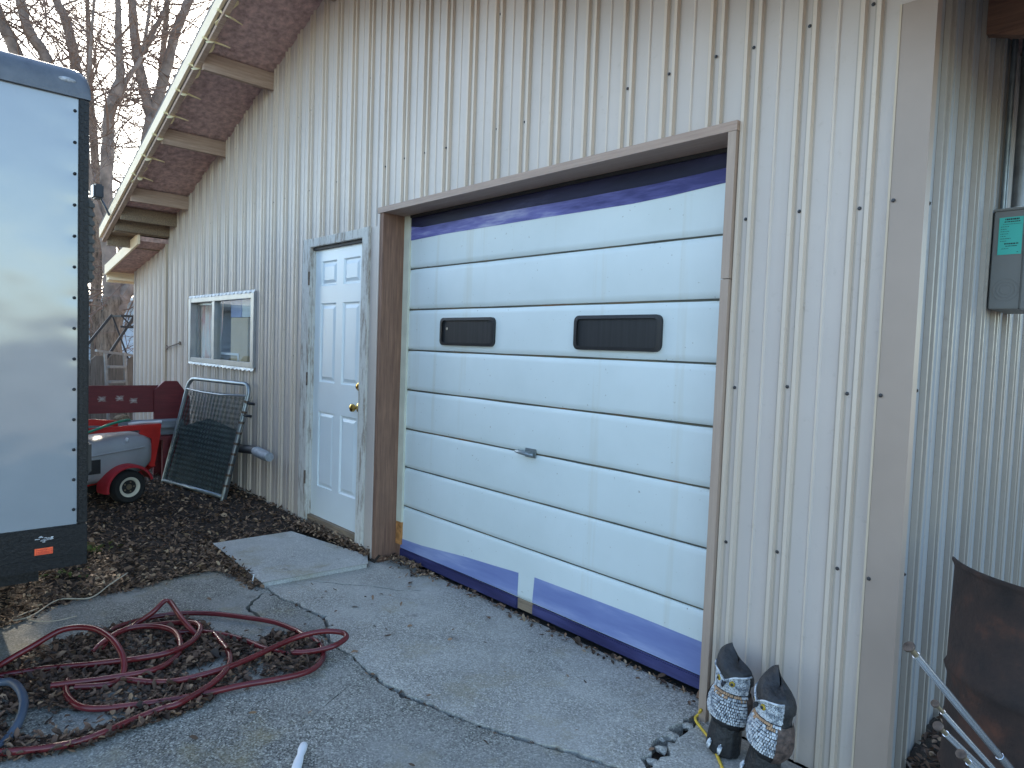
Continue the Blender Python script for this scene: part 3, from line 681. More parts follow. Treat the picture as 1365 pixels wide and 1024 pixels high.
# violet film left on the paint
def film(poly, y, m_): b_ = MB(); b_.prism(poly, y, y + 0.0012); return b_.build('protective_film', m_, gdoor)
film([(-3.72, 2.092), (-3.3, 2.10), (-2.6, 2.098), (-1.9, 2.093), (-1.70, 2.10), (-1.45, 2.115), (-1.338, 2.118), (-1.338, 2.40), (-3.72, 2.40)], YD - .0087, M['film_top'])
film([(-3.72, 2.19), (-3.55, 2.165), (-3.0, 2.168), (-2.3, 2.162), (-1.8, 2.163), (-1.338, 2.178), (-1.338, 2.39), (-3.72, 2.39)], YD - .0102, M['film_shade'])  # upper strip: film darkened by a shadow painted into its colour
film([(-3.72, 0.075), (-2.555, 0.085), (-2.553, 0.213), (-2.75, 0.200), (-3.0, 0.185), (-3.3, 0.158), (-3.45, 0.145), (-3.72, 0.135)], YD - .0087, M['film_low'])
film([(-2.44, 0.085), (-1.338, 0.080), (-1.338, 0.222), (-1.8, 0.228), (-2.43, 0.222)], YD - .0087, M['film_low'])
# rubber bottom seal, violet where the film ran over it
b_ = MB(); b_.box((-3.72, YD - .012, 0.012), (-2.555, YD + .03, 0.0745), 0.006); b_.box((-2.44, YD - .012, 0.018), (-1.338, YD + .03, 0.0745), 0.006); b_.build('bottom_seal', M['film_weather'], gdoor, smooth=True, angle=40)
b_ = MB(); b_.box((-2.554, YD - .004, 0.02), (-2.441, YD + .03, 0.0745)); b_.build('seal_gap', M['old_wood'], gdoor)

# ---- entry door
dframe = MB()
dframe.box((-4.872, -0.026, 0.0), (-4.750, 0.0, 2.186), 0.003); dframe.box((-3.992, -0.028, 0.055), (-3.903, 0.0, 2.186), 0.003); dframe.box((-4.7495, -0.024, 2.121), (-3.9925, 0.0, 2.184), 0.003)
dframe.box((-4.765, 0.0, 0.0), (-4.747, 0.10, 2.14)); dframe.box((-3.9945, 0.0, 0.0), (-3.978, 0.10, 2.14)); dframe.box((-4.7465, 0.0, 2.1215), (-3.995, 0.10, 2.14))
dframe = dframe.build('door_frame', M['peel'], garage)
lx0, lx1, lz0, lz1 = -4.745, -3.997, 0.105, 2.118; W = lx1 - lx0
bm = bmesh.new()
cols_ = [0, 0.125, 0.435, 0.565, 0.875, 1.0]; rows_ = [0, 0.115, 0.395, 0.505, 0.795, 0.858, 0.948, 1.0]
grid = [[bm.verts.new((lx0 + W * c_, 0.022, lz0 + (lz1 - lz0) * r_)) for c_ in cols_] for r_ in rows_]
pan = []
for r_ in range(7):
    for c_ in range(5):
        f_ = bm.faces.new((grid[r_][c_], grid[r_][c_ + 1], grid[r_ + 1][c_ + 1], grid[r_ + 1][c_]))
        if c_ in (1, 3) and r_ in (1, 3, 5): pan.append(f_)
for f_ in pan:
    for th, dp in ((0.010, 0.012), (0.010, 0.0), (0.022, -0.010)):
        bmesh.ops.inset_region(bm, faces=[f_], thickness=th, depth=0, use_even_offset=True)
        for v_ in f_.verts: v_.co.y += dp
o_ = MB(); o_.bm(bm); o_.box((lx0, 0.040, lz0), (lx1, 0.06, lz1))
for a_, b2_ in (((lx0, .0222, lz0), (lx0 + .004, .0399, lz1)), ((lx1 - .004, .0222, lz0), (lx1, .0399, lz1)), ((lx0 + .0041, .0222, lz0), (lx1 - .0041, .0399, lz0 + .004)), ((lx0 + .0041, .0222, lz1 - .004), (lx1 - .0041, .0399, lz1))): o_.box(a_, b2_)
entry = o_.build('entry_door', M['door_white'], garage, fix=False)
def knob(z, big):
    b_ = MB(); x = -4.058
    prof = [(0.034, 0), (0.034, .005), (0.027, .010), (0.013, .012), (0.011, .030), (0.022, .038), (0.028, .050), (0.026, .062), (0.014, .069), (0.0, .070)] if big else [(0.032, 0), (0.032, .006), (0.025, .012), (0.018, .014), (0.017, .022), (0.0, .024)]
    b_.lathe(prof, 20, ((x, 0.021, z), (0, -1, 0)))
    b_.build('door_knob' if big else 'deadbolt', M['brass'], entry, smooth=True, angle=40)
knob(0.978, True); knob(1.122, False)
for z in (1.89, 1.137, 0.39):
    b_ = MB(); b_.box((-4.764, -0.030, z - 0.05), (-4.747, -0.0262, z + 0.05)); b_.tube([(-4.752, -.029, z - .05), (-4.752, -.029, z + .05)], .007, 8); b_.build('hinge', M['hinge'], entry)
sill = MB(); sill.box((-4.7465, -0.004, 0.060), (-3.995, 0.09, 0.103)); sill.build('threshold', M['old_wood'], garage)
sill = MB(); sill.box((-4.748, -0.016, -0.03), (-3.905, 0.05, 0.056), 0.004); sill.build('sill_board', M['old_wood'], garage)
b_ = MB(); b_.box((-4.745, 0.0, 2.10), (-3.997, 0.021, 2.1205)); b_.build('weather_strip', M['mesh_black'], garage)
# ---- window
wf = MB(); x0, x1, z0, z1 = WN; yo = -0.030
for a, b in (((x0 - .015, yo, z0 - .015), (x0 + .055, 0.06, z1 + .015)), ((x1 - .055, yo, z0 - .015), (x1 + .015, 0.06, z1 + .015)), ((x0 + .0555, yo + .002, z0 - .015), (x1 - .0555, 0.06, z0 + .03)), ((x0 + .0555, yo + .002, z1 - .03), (x1 - .0555, 0.06, z1 + .015))): wf.box(a, b, 0.003)
wf = wf.build('window', M['alu'], garage)
b_ = MB(); xm = -6.80; b_.box((xm - .035, -0.024, z0 + .031), (xm + .035, 0.05, z1 - .031), 0.003); b_.build('mullion', M['alu'], wf)
b_ = MB(); b_.box((x0 + .056, 0.034, z0 + .031), (x0 + .085, 0.055, z1 - .031)); b_.box((x0 + .0855, 0.034, z1 - .055), (xm - .036, 0.055, z1 - .031)); b_.build('inner_sash', M['alu'], wf)
b_ = MB(); b_.box((x0 + .0560, 0.030, z0 + .031), (xm - .0355, 0.0325, z1 - .031)); b_.build('window_pane', M['glass'], wf)
b_ = MB(); b_.box((xm + .0355, 0.006, z0 + .031), (x1 - .0560, 0.0085, z1 - .031)); b_.build('window_pane', M['glass'], wf)
for zc, s_ in ((z1 + 0.028, 1), (z0 - 0.028, -1)):        # crimped flashing strips
    b_ = MB(); V = []; n = 120
    for i in range(n + 1):
        x = x0 - .02 + (x1 - x0 + .04) * i / n; w_ = 0.006 * math.sin(i * 0.95) + 0.002 * math.sin(i * 2.3)
        V += [(x, -0.026 - abs(w_) * 1.2, zc - .013 + w_), (x, -0.022 + w_ * .8, zc + .013 + w_ * .6)]
    b_.add(V, [(2 * i, 2 * i + 2, 2 * i + 3, 2 * i + 1) for i in range(n)]); b_.build('flashing', M['alu'], wf, smooth=True)

# things behind the glass
b_ = MB(); V = []; n = 60
for i in range(n + 1):
    u = i / n; x = -7.60 + 0.72 * u
    for j in range(9):
        w_ = j / 8; V.append((x + 0.16 * (1 - w_) * (u - .3) * -1 + .02 * w_, 0.072 + 0.014 * math.sin(u * 38 + 2 * w_) + 0.02 * u, 1.02 + 0.80 * w_))
b_.add(V, [(i * 9 + j, (i + 1) * 9 + j, (i + 1) * 9 + j + 1, i * 9 + j + 1) for i in range(n) for j in range(8)])
tag(b_.build('curtain', M['curtain'], smooth=True), 'pinkish striped curtain hanging behind the left window pane', 'curtain')
b_ = MB(); b_.box((-6.58, 0.07, 0.92), (-6.16, 0.42, 1.62), .004); tag(b_.build('cardboard_box', M['cardboard']), 'tall brown cardboard box behind the right window pane', 'box')
b_ = MB(); b_.box((-6.13, 0.08, 0.92), (-5.88, 0.40, 1.58), .004); tag(b_.build('carton', M['grey_card']), 'grey carton at the right edge of the window beside the tall cardboard box', 'box')
b_ = MB(); b_.box((-6.60, 0.075, 1.625), (-6.33, 0.36, 1.80), .003); tag(b_.build('carton', M['blue_card']), 'dark blue carton on top of the tall cardboard box', 'box')
b_ = MB(); b_.box((-6.32, 0.075, 1.625), (-6.00, 0.36, 1.82), .003); tag(b_.build('carton', M['pale_card']), 'pale blue carton at the top right of the window', 'box')
b_ = MB(); b_.box((-7.70, 0.069, 0.86), (-5.84, 0.55, 0.915)); b_.box((-7.44, 0.10, -0.02), (-7.38, 0.55, 0.86)); b_.box((-5.9, 0.10, -0.02), (-5.84, 0.55, 0.86)); tag(b_.build('workbench', M['old_wood']), 'wooden bench inside the garage below the window', 'bench')
b_ = MB(); b_.box((-7.02, 0.064, 1.262), (-6.36, 0.068, 1.285)); b_.box((-7.02, .064, 0.86), (-6.99, .068, 1.262)); b_.box((-6.39, .064, 0.86), (-6.36, .068, 1.262)); tag(b_.build('white_rail', M['pvc']), 'pale horizontal stick across the window in front of the cardboard box', 'stick')

# ================================================================== LEAN-TO at the left end
lean = thing('lean_to', 'low lean-to shed of ribbed metal joined to the left end of the garage', 'shed')
ltop = lambda x: 2.47 - 0.16 * (-8.33 - x)
cl = [-8.33 - 0.1 - 0.19 * k for k in range(8)]
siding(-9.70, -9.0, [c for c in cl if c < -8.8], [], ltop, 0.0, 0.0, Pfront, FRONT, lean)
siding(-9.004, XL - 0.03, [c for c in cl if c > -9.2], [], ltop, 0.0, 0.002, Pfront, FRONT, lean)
b_ = MB(); b_.box((XL - .03, -0.030, 0), (XL - .005, 0.0, 2.5)); b_.build('seam_trim', M['trim_edge'], lean)
b_ = MB(); b_.box((-9.73, -0.02, 0), (-9.70, 5.5, 2.25)); b_.build('end_wall', M['siding'], lean)
b_ = MB(); V = []
for y in (-0.30, 5.6):
    for x in (-9.86, XL):
        for h in (0.0, 0.05): V.append((x, y, ltop(x) + h))
b_.add(V, [(0, 1, 3, 2), (4, 6, 7, 5), (0, 2, 6, 4), (1, 5, 7, 3), (0, 4, 5, 1), (2, 3, 7, 6)]); lr = b_.build('roof', M['soffit'], lean)
b_ = MB(); V = []
for y in (-0.325, -0.302):
    for x in (-9.86, -8.30):
        for h in (-0.045, 0.075): V.append((x, y, ltop(x) + h))
b_.add(V, [(0, 1, 3, 2), (4, 6, 7, 5), (0, 2, 6, 4), (1, 5, 7, 3), (0, 4, 5, 1), (2, 3, 7, 6)]); b_.build('fascia_board', M['fascia'], lr)
b_ = MB(); b_.box((-9.845, -0.30, 2.115), (-9.74, 0.0, 2.145)); b_.build('soffit_return', M['fascia'], lr)
b_ = MB(); b_.box((-9.885, -0.30, 2.09), (-9.862, 5.6, 2.25)); b_.build('eave_fascia', M['fascia'], lr)

# lamp and dragonfly lights on the rake fascia
lamp = thing('floodlight', 'small black floodlight clamped to the cream fascia near its lower end', 'lamp', (-8.16, -0.64, soffit(-8.16) - 0.03))
b_ = MB(); b_.tube([(0.0, 0.01, -0.02), (-0.06, -0.03, 0.10), (-0.10, -0.05, 0.16)], .012, 6); b_.build('bracket', M['black_plastic'], lamp)
b_ = MB(); b_.box((-0.19, -0.12, 0.15), (-0.05, -0.03, 0.30), .015); b_.build('lamp_head', M['black_plastic'], lamp)
b_ = MB(); b_.box((-0.175, -0.126, 0.165), (-0.065, -0.121, 0.285)); b_.build('lens', M['lens_clear'], lamp)
places = [('topmost', -5.02), ('second from the top', -5.31), ('third from the top', -5.62), ('fourth from the top', -5.94), ('fourth from the bottom', -6.26), ('third from the bottom', -6.59), ('second from the bottom', -6.93), ('lowest', -7.27)]
for k, (nm, x) in enumerate(places):
    d_ = thing('dragonfly_light', 'cream dragonfly string light on the roof edge, %s of the eight' % nm, 'string light', (x, -0.600, soffit(x) - 0.066), rng.uniform(-.35, .35), 'dragonfly lights along the roof edge')
    b_ = MB(); b_.tube([(0, -0.02, 0.0), (0, 0.03, -0.012), (0, 0.075, -0.018), (0, 0.16, -0.035)], [.008, .012, .008, .004], 6); b_.sphere((0, -.022, .002), .013, 8, 6); b_.build('body', M['string'], d_, smooth=True)
    for sx in (-1, 1):
        for yo_, ang, ln in ((0.015, 26, .12), (0.05, -24, .105)):
            b_ = MB(); c_, s_ = math.cos(R(ang)), math.sin(R(ang)); P_ = []
            for u, w_ in ((0, .007), (.5, .022), (.85, .021), (1.0, .006)):
                P_.append((u, w_))
            V = [(sx * ln * u * c_ + 0, yo_ + ln * u * s_ - w_, -0.008 + (.07 if ang > 0 else -.06) * u) for u, w_ in P_] + [(sx * ln * u * c_, yo_ + ln * u * s_ + w_, -0.008 + (.07 if ang > 0 else -.06) * u) for u, w_ in P_]
            V += [(a, b, c + .004) for a, b, c in V]
            F = [(i, i + 1, i + 5, i + 4) for i in range(3)] + [(8 + i, 12 + i, 13 + i, 9 + i) for i in range(3)] + [(0, 4, 12, 8), (3, 11, 15, 7)] + [(i, 8 + i, 9 + i, i + 1) for i in range(3)] + [(4 + i, 5 + i, 13 + i, 12 + i) for i in range(3)]
            b_.add(V, F); b_.build('wing', M['string'], d_)
b_ = MB(); pts = []
for i in range(60):
    x = -8.3 + 3.8 * i / 59; pts.append((x, -0.598, soffit(x) - 0.068 - 0.006 * abs(math.sin(i * 1.1))))
b_.tube(pts, .004, 5); tag(b_.build('light_cable', M['black_plastic']), 'thin black cable running along the lower edge of the cream fascia', 'cable')

# ================================================================== ELECTRICAL BOX on the side wall
eb = thing('electrical_box', 'grey electrical box with teal label and conduit on the side wall', 'meter box', (-0.66, 0.77, 1.635))
b_ = MB(); b_.box((0.0, 0, 0), (0.098, 0.30, 0.37), .003); b_.build('body', M['box_grey'], eb)
b_ = MB(); b_.box((0.0985, -0.006, -0.004), (0.122, 0.306, 0.378), .004); b_.build('cover', M['box_grey'], eb)
b_ = MB(); b_.box((-0.004, -0.004, 0.3705), (0.122, 0.304, 0.380), .002); b_.build('rain_hood', M['box_grey'], eb)
kc = (0.052, 0.0, 0.072); b_ = MB()
for r_ in (0.018, 0.029, 0.041):
    b_.tube([(kc[0] + r_ * math.cos(2 * math.pi * i / 36), -.0002, kc[2] + r_ * math.sin(2 * math.pi * i / 36)) for i in range(37)], .0011, 5, False)
b_.build('knockout_ring', M['box_grey'], eb)
lb = MB(); lb.box((0.018, -0.002, 0.205), (0.092, -0.0004, 0.345)); lab = lb.build('label', M['teal'], eb)
ink = MB(); yi = -0.0026
def txt(x0, x1, z, h, seed):       # lines too small to read: words as rows of short strokes
    r = random.Random(seed); x = x0
    while x < x1:
        w_ = min(r.uniform(.002, .007), x1 - x); ink.box((x, yi, z), (x + w_, yi + .0004, z + h)); x += w_ + r.uniform(.0008, .002)
txt(.036, .080, .334, .006, 1); txt(.034, .083, .326, .004, 2); txt(.030, .086, .318, .0016, 3)
for i in range(7): txt(.024, .024 + rng.uniform(.015, .034), .309 - i * .009, .0018, 10 + i)
txt(.038, .082, .243, .005, 30); txt(.042, .078, .235, .003, 31); txt(.030, .052, .226, .002, 32); txt(.078, .084, .212, .002, 33)
ink.build('print', M['ink'], lab)
b_ = MB(); b_.lathe([(0.027, 0.38), (0.027, 0.395)], 20, ((0.055, .09, 0), (0, 0, 1))); b_.build('collar', M['alu'], eb, smooth=True, angle=40)
b_ = MB(); b_.tube([(0.055, .09, 0.39), (0.055, .09, 1.10)], .0235, 20); b_.build('conduit', M['conduit'], eb, smooth=True, angle=40)
b_ = MB(); b_.tube([(0.006, .10, 0.39), (0.006, .10, 1.05)], .010, 10); b_.build('side_pipe', M['galv'], eb, smooth=True, angle=40)

# ================================================================== CARGO TRAILER
tr_ = thing('cargo_trailer', 'white enclosed cargo trailer with black corner trim and grey rounded cap', 'trailer', (-3.16, -1.745, 0))
YW = -2.1; b_ = MB(); V = []; ny_, nz_ = 44, 150
for i in range(ny_ + 1):
    y = -0.036 + (YW + 0.036) * (i / ny_) ** 1.8
    for j in range(nz_ + 1):
        z = 0.640 + 1.695 * j / nz_; zs_ = 0.70 + 0.122 * round((z - .70) / .122); r2 = ((y + .047) / .032) ** 2 + ((z - zs_) / .024) ** 2
        V.append((-.0008 * math.exp(-r2) + .0010 * math.sin(z * 6.1 + y * 5) * math.sin(y * 6 + 1) + .0004 * math.sin(z * 9 - y * 4), y, z))
b_.add(V, [(i * (nz_ + 1) + j, (i + 1) * (nz_ + 1) + j, (i + 1) * (nz_ + 1) + j + 1, i * (nz_ + 1) + j + 1) for i in range(ny_) for j in range(nz_)])
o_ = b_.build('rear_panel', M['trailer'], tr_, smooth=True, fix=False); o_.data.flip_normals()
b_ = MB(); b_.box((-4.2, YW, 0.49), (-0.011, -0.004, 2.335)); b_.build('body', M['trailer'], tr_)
b_ = MB(); b_.box((-0.06, -0.0355, 0.642), (0.008, 0.0, 2.338), .004)
for i in range(110):       # raised tread down the corner
    z = 0.66 + i * 0.0152; b_.box((0.008, -0.030 + (i % 2) * .013, z), (0.0105, -0.019 + (i % 2) * .013, z + .010))
b_.build('corner_trim', M['blacktrim'], tr_)
b_ = MB(); b_.box((-0.05, YW, 0.470), (0.010, 0.0, 0.6395), .004); b_.box((0.0095, YW, 0.512), (0.014, -0.004, 0.517)); b_.build('skirt', M['blacktrim'], tr_)
# rounded cap over the top edge
prof = [(-0.30, 2.462), (-0.10, 2.462), (-0.045, 2.458), (-0.010, 2.444), (0.010, 2.418), (0.016, 2.385), (0.016, 2.336), (-0.02, 2.336)]
b_ = MB(); V = []; ys = [YW, -0.06, -0.03, -0.010, 0.004]; dz = [0, 0, -.004, -.016, -.045]
for y, d_ in zip(ys, dz):
    for x, z in prof: V.append((x, y, max(2.336, z + d_ * (1 if z > 2.36 else 0))))
n = len(prof); F = [(i * n + j, (i + 1) * n + j, (i + 1) * n + j + 1, i * n + j + 1) for i in range(4) for j in range(n - 1)] + [tuple(4 * n + j for j in range(n))]
b_.add(V, F); b_.build('roof_cap', M['cap'], tr_, smooth=True, angle=50)
b_ = MB(); b_.box((-4.2, YW, 2.3355), (-0.28, 0.0, 2.46)); b_.build('roof', M['cap'], tr_)
b_ = MB(); b_.sphere((0.014, -0.075, 2.395), (.006, .030, .010), 16, 8); b_.build('marker_light', M['lens_clear'], tr_, smooth=True)
for i in range(14):
    b_ = MB() if i == 0 else b_
    b_.sphere((0.002, -0.047, 0.70 + i * 0.122), (.004, .0065, .0065), 10, 6)
b_.build('screws', M['blacktrim'], tr_, smooth=True)['kind'] = 'stuff'
b_ = MB(); b_.box((0.0102, -0.178, 0.536), (0.0118, -0.118, 0.562)); stk = b_.build('orange_sticker', M['orange_sticker'], tr_)
b_ = MB()
r_ = random.Random(5)
for row, z in enumerate((0.5535, 0.5455, 0.5395)):
    y = -0.174
    while y < -0.122: w_ = r_.uniform(.002, .006); b_.box((0.0119, y, z), (0.0122, y + w_, z + .0028)); y += w_ + .0012
b_.build('print', M['red_paint'], stk)
b_ = MB()
for i in range(26):
    a = r_.uniform(0, 6.28); q = r_.random() ** .5; y, z = -0.148 + .030 * q * math.cos(a), .598 + .013 * q * math.sin(a); b_.box((0.0102, y - .004, z - .0012), (0.0112, y + .004, z + .0012))
b_.build('worn_badge', M['badge'], tr_)
b_ = MB(); b_.box((-0.11, 0.0, 1.62), (-0.03, 0.022, 1.96), .006)
for i in range(9): b_.box((-0.115, 0.004, 1.635 + i * .036), (-0.022, 0.027, 1.655 + i * .036), .003)
b_.build('ribbed_bumper', M['black_plastic'], tr_)
b_ = MB(); b_.box((-0.11, 0.0, 0.80), (-0.03, 0.010, 1.61), .004); b_.build('door_post', M['blacktrim'], tr_)
b_ = MB(); b_.box((-0.14, 0.0, 0.83), (-0.06, 0.028, 0.96), .008); b_.build('door_stop_block', M['black_plastic'], tr_)
b_ = MB(); b_.box((-4.0, -1.95, 0.40), (-0.1, -0.15, 0.4695)); b_.build('chassis', M['blacktrim'], tr_)
def wheel(x, y, par, r=0.34):
    w_ = MB(); w_.lathe([(r * .55, -.09), (r * .9, -.095), (r, -.06), (r, .06), (r * .9, .095), (r * .55, .09)], 28, ((x, y, r), (0, 1, 0))); t_ = w_.build('wheel', M['tyre'], par, smooth=True, angle=50)
    w_ = MB(); w_.lathe([(0.0, .05), (r * .4, .05), (r * .54, .088), (r * .55, .06), (r * .55, -.06)], 28, ((x, y, r), (0, 1, 0))); w_.build('rim', M['alu'], t_, smooth=True, angle=40)
wheel(-2.2, -0.25, tr_); wheel(-2.2, -1.85, tr_)

# ================================================================== RED BENCH
bench = thing('garden_bench', 'dark red wooden bench with dragonfly shapes on its back rail', 'bench', (-7.35, -0.30, 0.0), R(-3))
b_ = MB(); b_.box((-0.03, -1.65, 0.655), (0.0, -0.05, 0.925), .004); rail = b_.build('back_rail', M['maroon'], bench)
def dragonfly_shape(mb, y, z, s, x):
    mb.box((x, y - .55 * s, z - .05 * s), (x + .002, y + .55 * s, z + .05 * s))
    for sy, a in ((-.05, 55), (-.05, 125), (.18, 50), (.18, 130)):
        dy, dz = math.cos(R(a)) * s * .6, math.sin(R(a)) * s * .5
        for q in (1, -1):
            V = [(x, y + sy * s - .05 * s, z), (x, y + sy * s + .06 * s, z), (x, y + sy * s + dy + .06 * s, z + dz * q), (x, y + sy * s + dy - .05 * s, z + dz * q)]
            mb.add(V + [(c[0] + .002, c[1], c[2]) for c in V], [(0, 1, 2, 3), (7, 6, 5, 4), (0, 4, 5, 1), (1, 5, 6, 2), (2, 6, 7, 3), (3, 7, 4, 0)])
for y, z in ((-0.28, .775), (-0.40, .80), (-0.55, .795), (-0.95, .79)):
    b_ = MB(); dragonfly_shape(b_, y, z, 0.062, 0.0004); b_.build('dragonfly_inlay', M['pale'], rail)
for yb in (-1.72, -0.10):
    b_ = MB(); b_.prism([(yb, 0.0), (yb + .33, 0.0), (yb + .33, .80), (yb + .21, .97), (yb + .09, .97), (yb, .88)], 0.001, 0.045, 'x'); b_.build('end_post', M['maroon'], bench)
b_ = MB(); b_.box((0.046, -1.55, 0.425), (0.42, -0.02, 0.46), .004); b_.build('seat', M['maroon'], bench)
for y in (-1.5, -.1):
    b_ = MB(); b_.box((0.36, y, 0.0), (0.41, y + .05, 0.4245)); b_.build('leg', M['maroon'], bench)
for k, (y0, y1, x, z, lab_) in enumerate(((-1.75, -0.16, -7.12, 0.462, 'long grey weathered board across the red bench seat, lower of two'), (-1.75, -0.22, -7.06, 0.535, 'long pale grey board lying on top of another on the red bench'))):
    b_ = MB(); b_.box((x - .10, y0, z + .001), (x + .08, y1, z + .07), .004); tag(b_.build('board', M['grey_board']), lab_, 'board', 'grey boards on the bench')

# ================================================================== TOW SPRAYER
sp_ = thing('tow_sprayer', 'grey lawn sprayer tank on a red wheeled frame beside the trailer', 'sprayer', (-6.27, -0.91, 0.02), R(14))
# local +y runs along the tank (right in the photo), +x faces the camera
b_ = MB(); V = []; n = 24; secs = []
for i, (y, s_) in enumerate([(-0.80, .60), (-0.76, .86), (-0.66, .97), (-0.45, 1), (-0.1, 1), (0.08, .97), (0.19, .88), (0.255, .70), (0.28, .45)]):
    zc = 0.355 + 0.085 * (y + .25)
    for j in range(n):
        a = 2 * math.pi * j / n; cx, cz = math.cos(a), math.sin(a); e = 0.62
        px = math.copysign(abs(cx) ** e, cx) * 0.235 * s_; pz = math.copysign(abs(cz) ** e, cz) * (0.185 if cz > 0 else 0.20) * s_
        V.append((px - 0.20, y, zc + pz))
    secs.append(i)
F = [(i * n + j, i * n + (j + 1) % n, (i + 1) * n + (j + 1) % n, (i + 1) * n + j) for i in range(8) for j in range(n)] + [tuple(range(n)), tuple(8 * n + j for j in range(n))]
b_.add(V, F); tank = b_.build('tank', M['tank'], sp_, smooth=True, angle=60)
b_ = MB(); b_.tube(catmull([(0.022, -.80, .36), (0.042, -.45, .40), (0.042, -.1, .43), (0.025, .12, .445), (-0.03, .225, .45)], 6), .007, 6); b_.build('tank_seam', M['tank'], tank, smooth=True)
b_ = MB(); b_.lathe([(.10, 0), (.10, .02), (.085, .045), (.03, .055), (0, .055)], 20, ((-.18, -.33, .535), (0, 0, 1))); b_.build('tank_cap', M['red_plastic'], tank, smooth=True, angle=40)
b_ = MB(); b_.box((0.040, -.42, .27), (0.046, -.20, .385)); b_.build('black_plate', M['black_plastic'], tank)
b_ = MB(); b_.tube([(0.0, .02, .50), (0.02, .02, .535)], .012, 8); b_.build('outlet', M['pvc'], tank, smooth=True)
WX, WR = 0.06, 0.138
b_ = MB(); b_.lathe([(WR * .55, -.05), (WR * .88, -.055), (WR, -.035), (WR, .035), (WR * .88, .055), (WR * .60, .05), (WR * .55, .035)], 32, ((WX, 0, WR), (1, 0, 0))); wh = b_.build('wheel', M['tyre'], sp_, smooth=True, angle=50)
b_ = MB(); b_.lathe([(WR * .40, .030), (WR * .46, .046), (WR * .60, .052), (WR * .62, .040), (WR * .60, -.04)], 32, ((WX, 0, WR), (1, 0, 0)))
b_.m = 1; b_.lathe([(0, .040), (.022, .040), (.026, .022), (WR * .40, .028)], 24, ((WX, 0, WR), (1, 0, 0)))
for i in range(5):
    a = 2 * math.pi * i / 5; b_.lathe([(.008, 0), (.008, .012), (0, .014)], 6, ((WX + .024, .040 * math.cos(a), WR + .040 * math.sin(a)), (1, 0, 0)))
b_.build('rim', [M['rim'], M['rim_dark']], wh, smooth=True, angle=40)
b_ = MB(); b_.lathe([(WR * .55, -.05), (WR * .88, -.055), (WR, -.035), (WR, .035), (WR * .88, .055), (WR * .60, .05)], 24, ((-.46, 0, WR), (1, 0, 0))); b_.build('wheel', M['tyre'], sp_, smooth=True, angle=50)
b_ = MB(); V = []; n = 20
for i in range(n + 1):
    a = R(190 - i * 175 / n); cy_, cz_ = math.cos(a), math.sin(a)
    for x, r1 in ((WX - .085, .188), (WX + .05, .188), (WX + .068, .180), (WX + .068, .163), (WX + .060, .163), (WX + .042, .178), (WX - .085, .178)): V.append((x, r1 * cy_ * 1.06, WR + r1 * cz_))
b_.add(V, [(i * 7 + j, (i + 1) * 7 + j, (i + 1) * 7 + (j + 1) % 7, i * 7 + (j + 1) % 7) for i in range(n) for j in range(7)] + [tuple(range(7)), tuple(n * 7 + j for j in range(7))])
b_.build('fender', M['red_plastic'], sp_, smooth=True, angle=45)
b_ = MB(); b_.box((-.10, -.90, .585), (-.05, .35, .628), .004); b_.build('boom_bar', M['red_paint'], sp_)
b_ = MB(); b_.bar((-.15, -.80, .74), (-.15, .02, .645), .045, .05); b_.build('boom_arm', M['red_paint'], sp_)
b_ = MB(); b_.prism([(.17, .584), (.35, .584), (.35, .53), (.30, .26), (.25, .26), (.275, .50), (.17, .55)], -.085, -.065, 'x'); b_.build('end_plate', M['red_paint'], sp_)
b_ = MB(); b_.bar((-.2, -.70, .115), (-.2, .30, .20), .05, .05); b_.bar((-.43, 0, WR), (0.02, 0, WR), .03, .03); b_.bar((-.2, .26, .20), (-.075, .29, .27), .04, .04); b_.build('frame', M['red_paint'], sp_)
b_ = MB(); b_.bar((-.17, -.75, .655), (-.17, -.05, .648), .02, .02); b_.build('spray_wand', M['orange_tool'], sp_)
b_ = MB(); b_.tube(catmull([(-.02, -.85, .48), (0.0, -.55, .545), (-.02, -.30, .595), (-.045, -.10, .65), (-.07, .0, .668), (-.12, .08, .67), (-.2, .15, .66)], 6), .011, 8); b_.build('green_tube', M['green_hose'], sp_, smooth=True)
b_ = MB(); b_.tube(catmull([(-.12, .10, .636), (-.09, .2, .645), (-.12, .30, .638), (-.10, .38, .640)], 5), .012, 8); b_.build('nozzle_line', M['pvc'], sp_, smooth=True)
bm = bmesh.new(); bmesh.ops.create_icosphere(bm, subdivisions=2, radius=.055)
for v_ in bm.verts: v_.co = Vector((v_.co.x, v_.co.y * 1.25, v_.co.z * .6)) * rng.uniform(.8, 1.15) + Vector((-7.06, -.75, 0.640))
b_ = MB(); b_.bm(bm); tag(b_.build('rag', M['tan_rag'], smooth=True), 'crumpled tan rag on the grey boards behind the sprayer', 'rag')

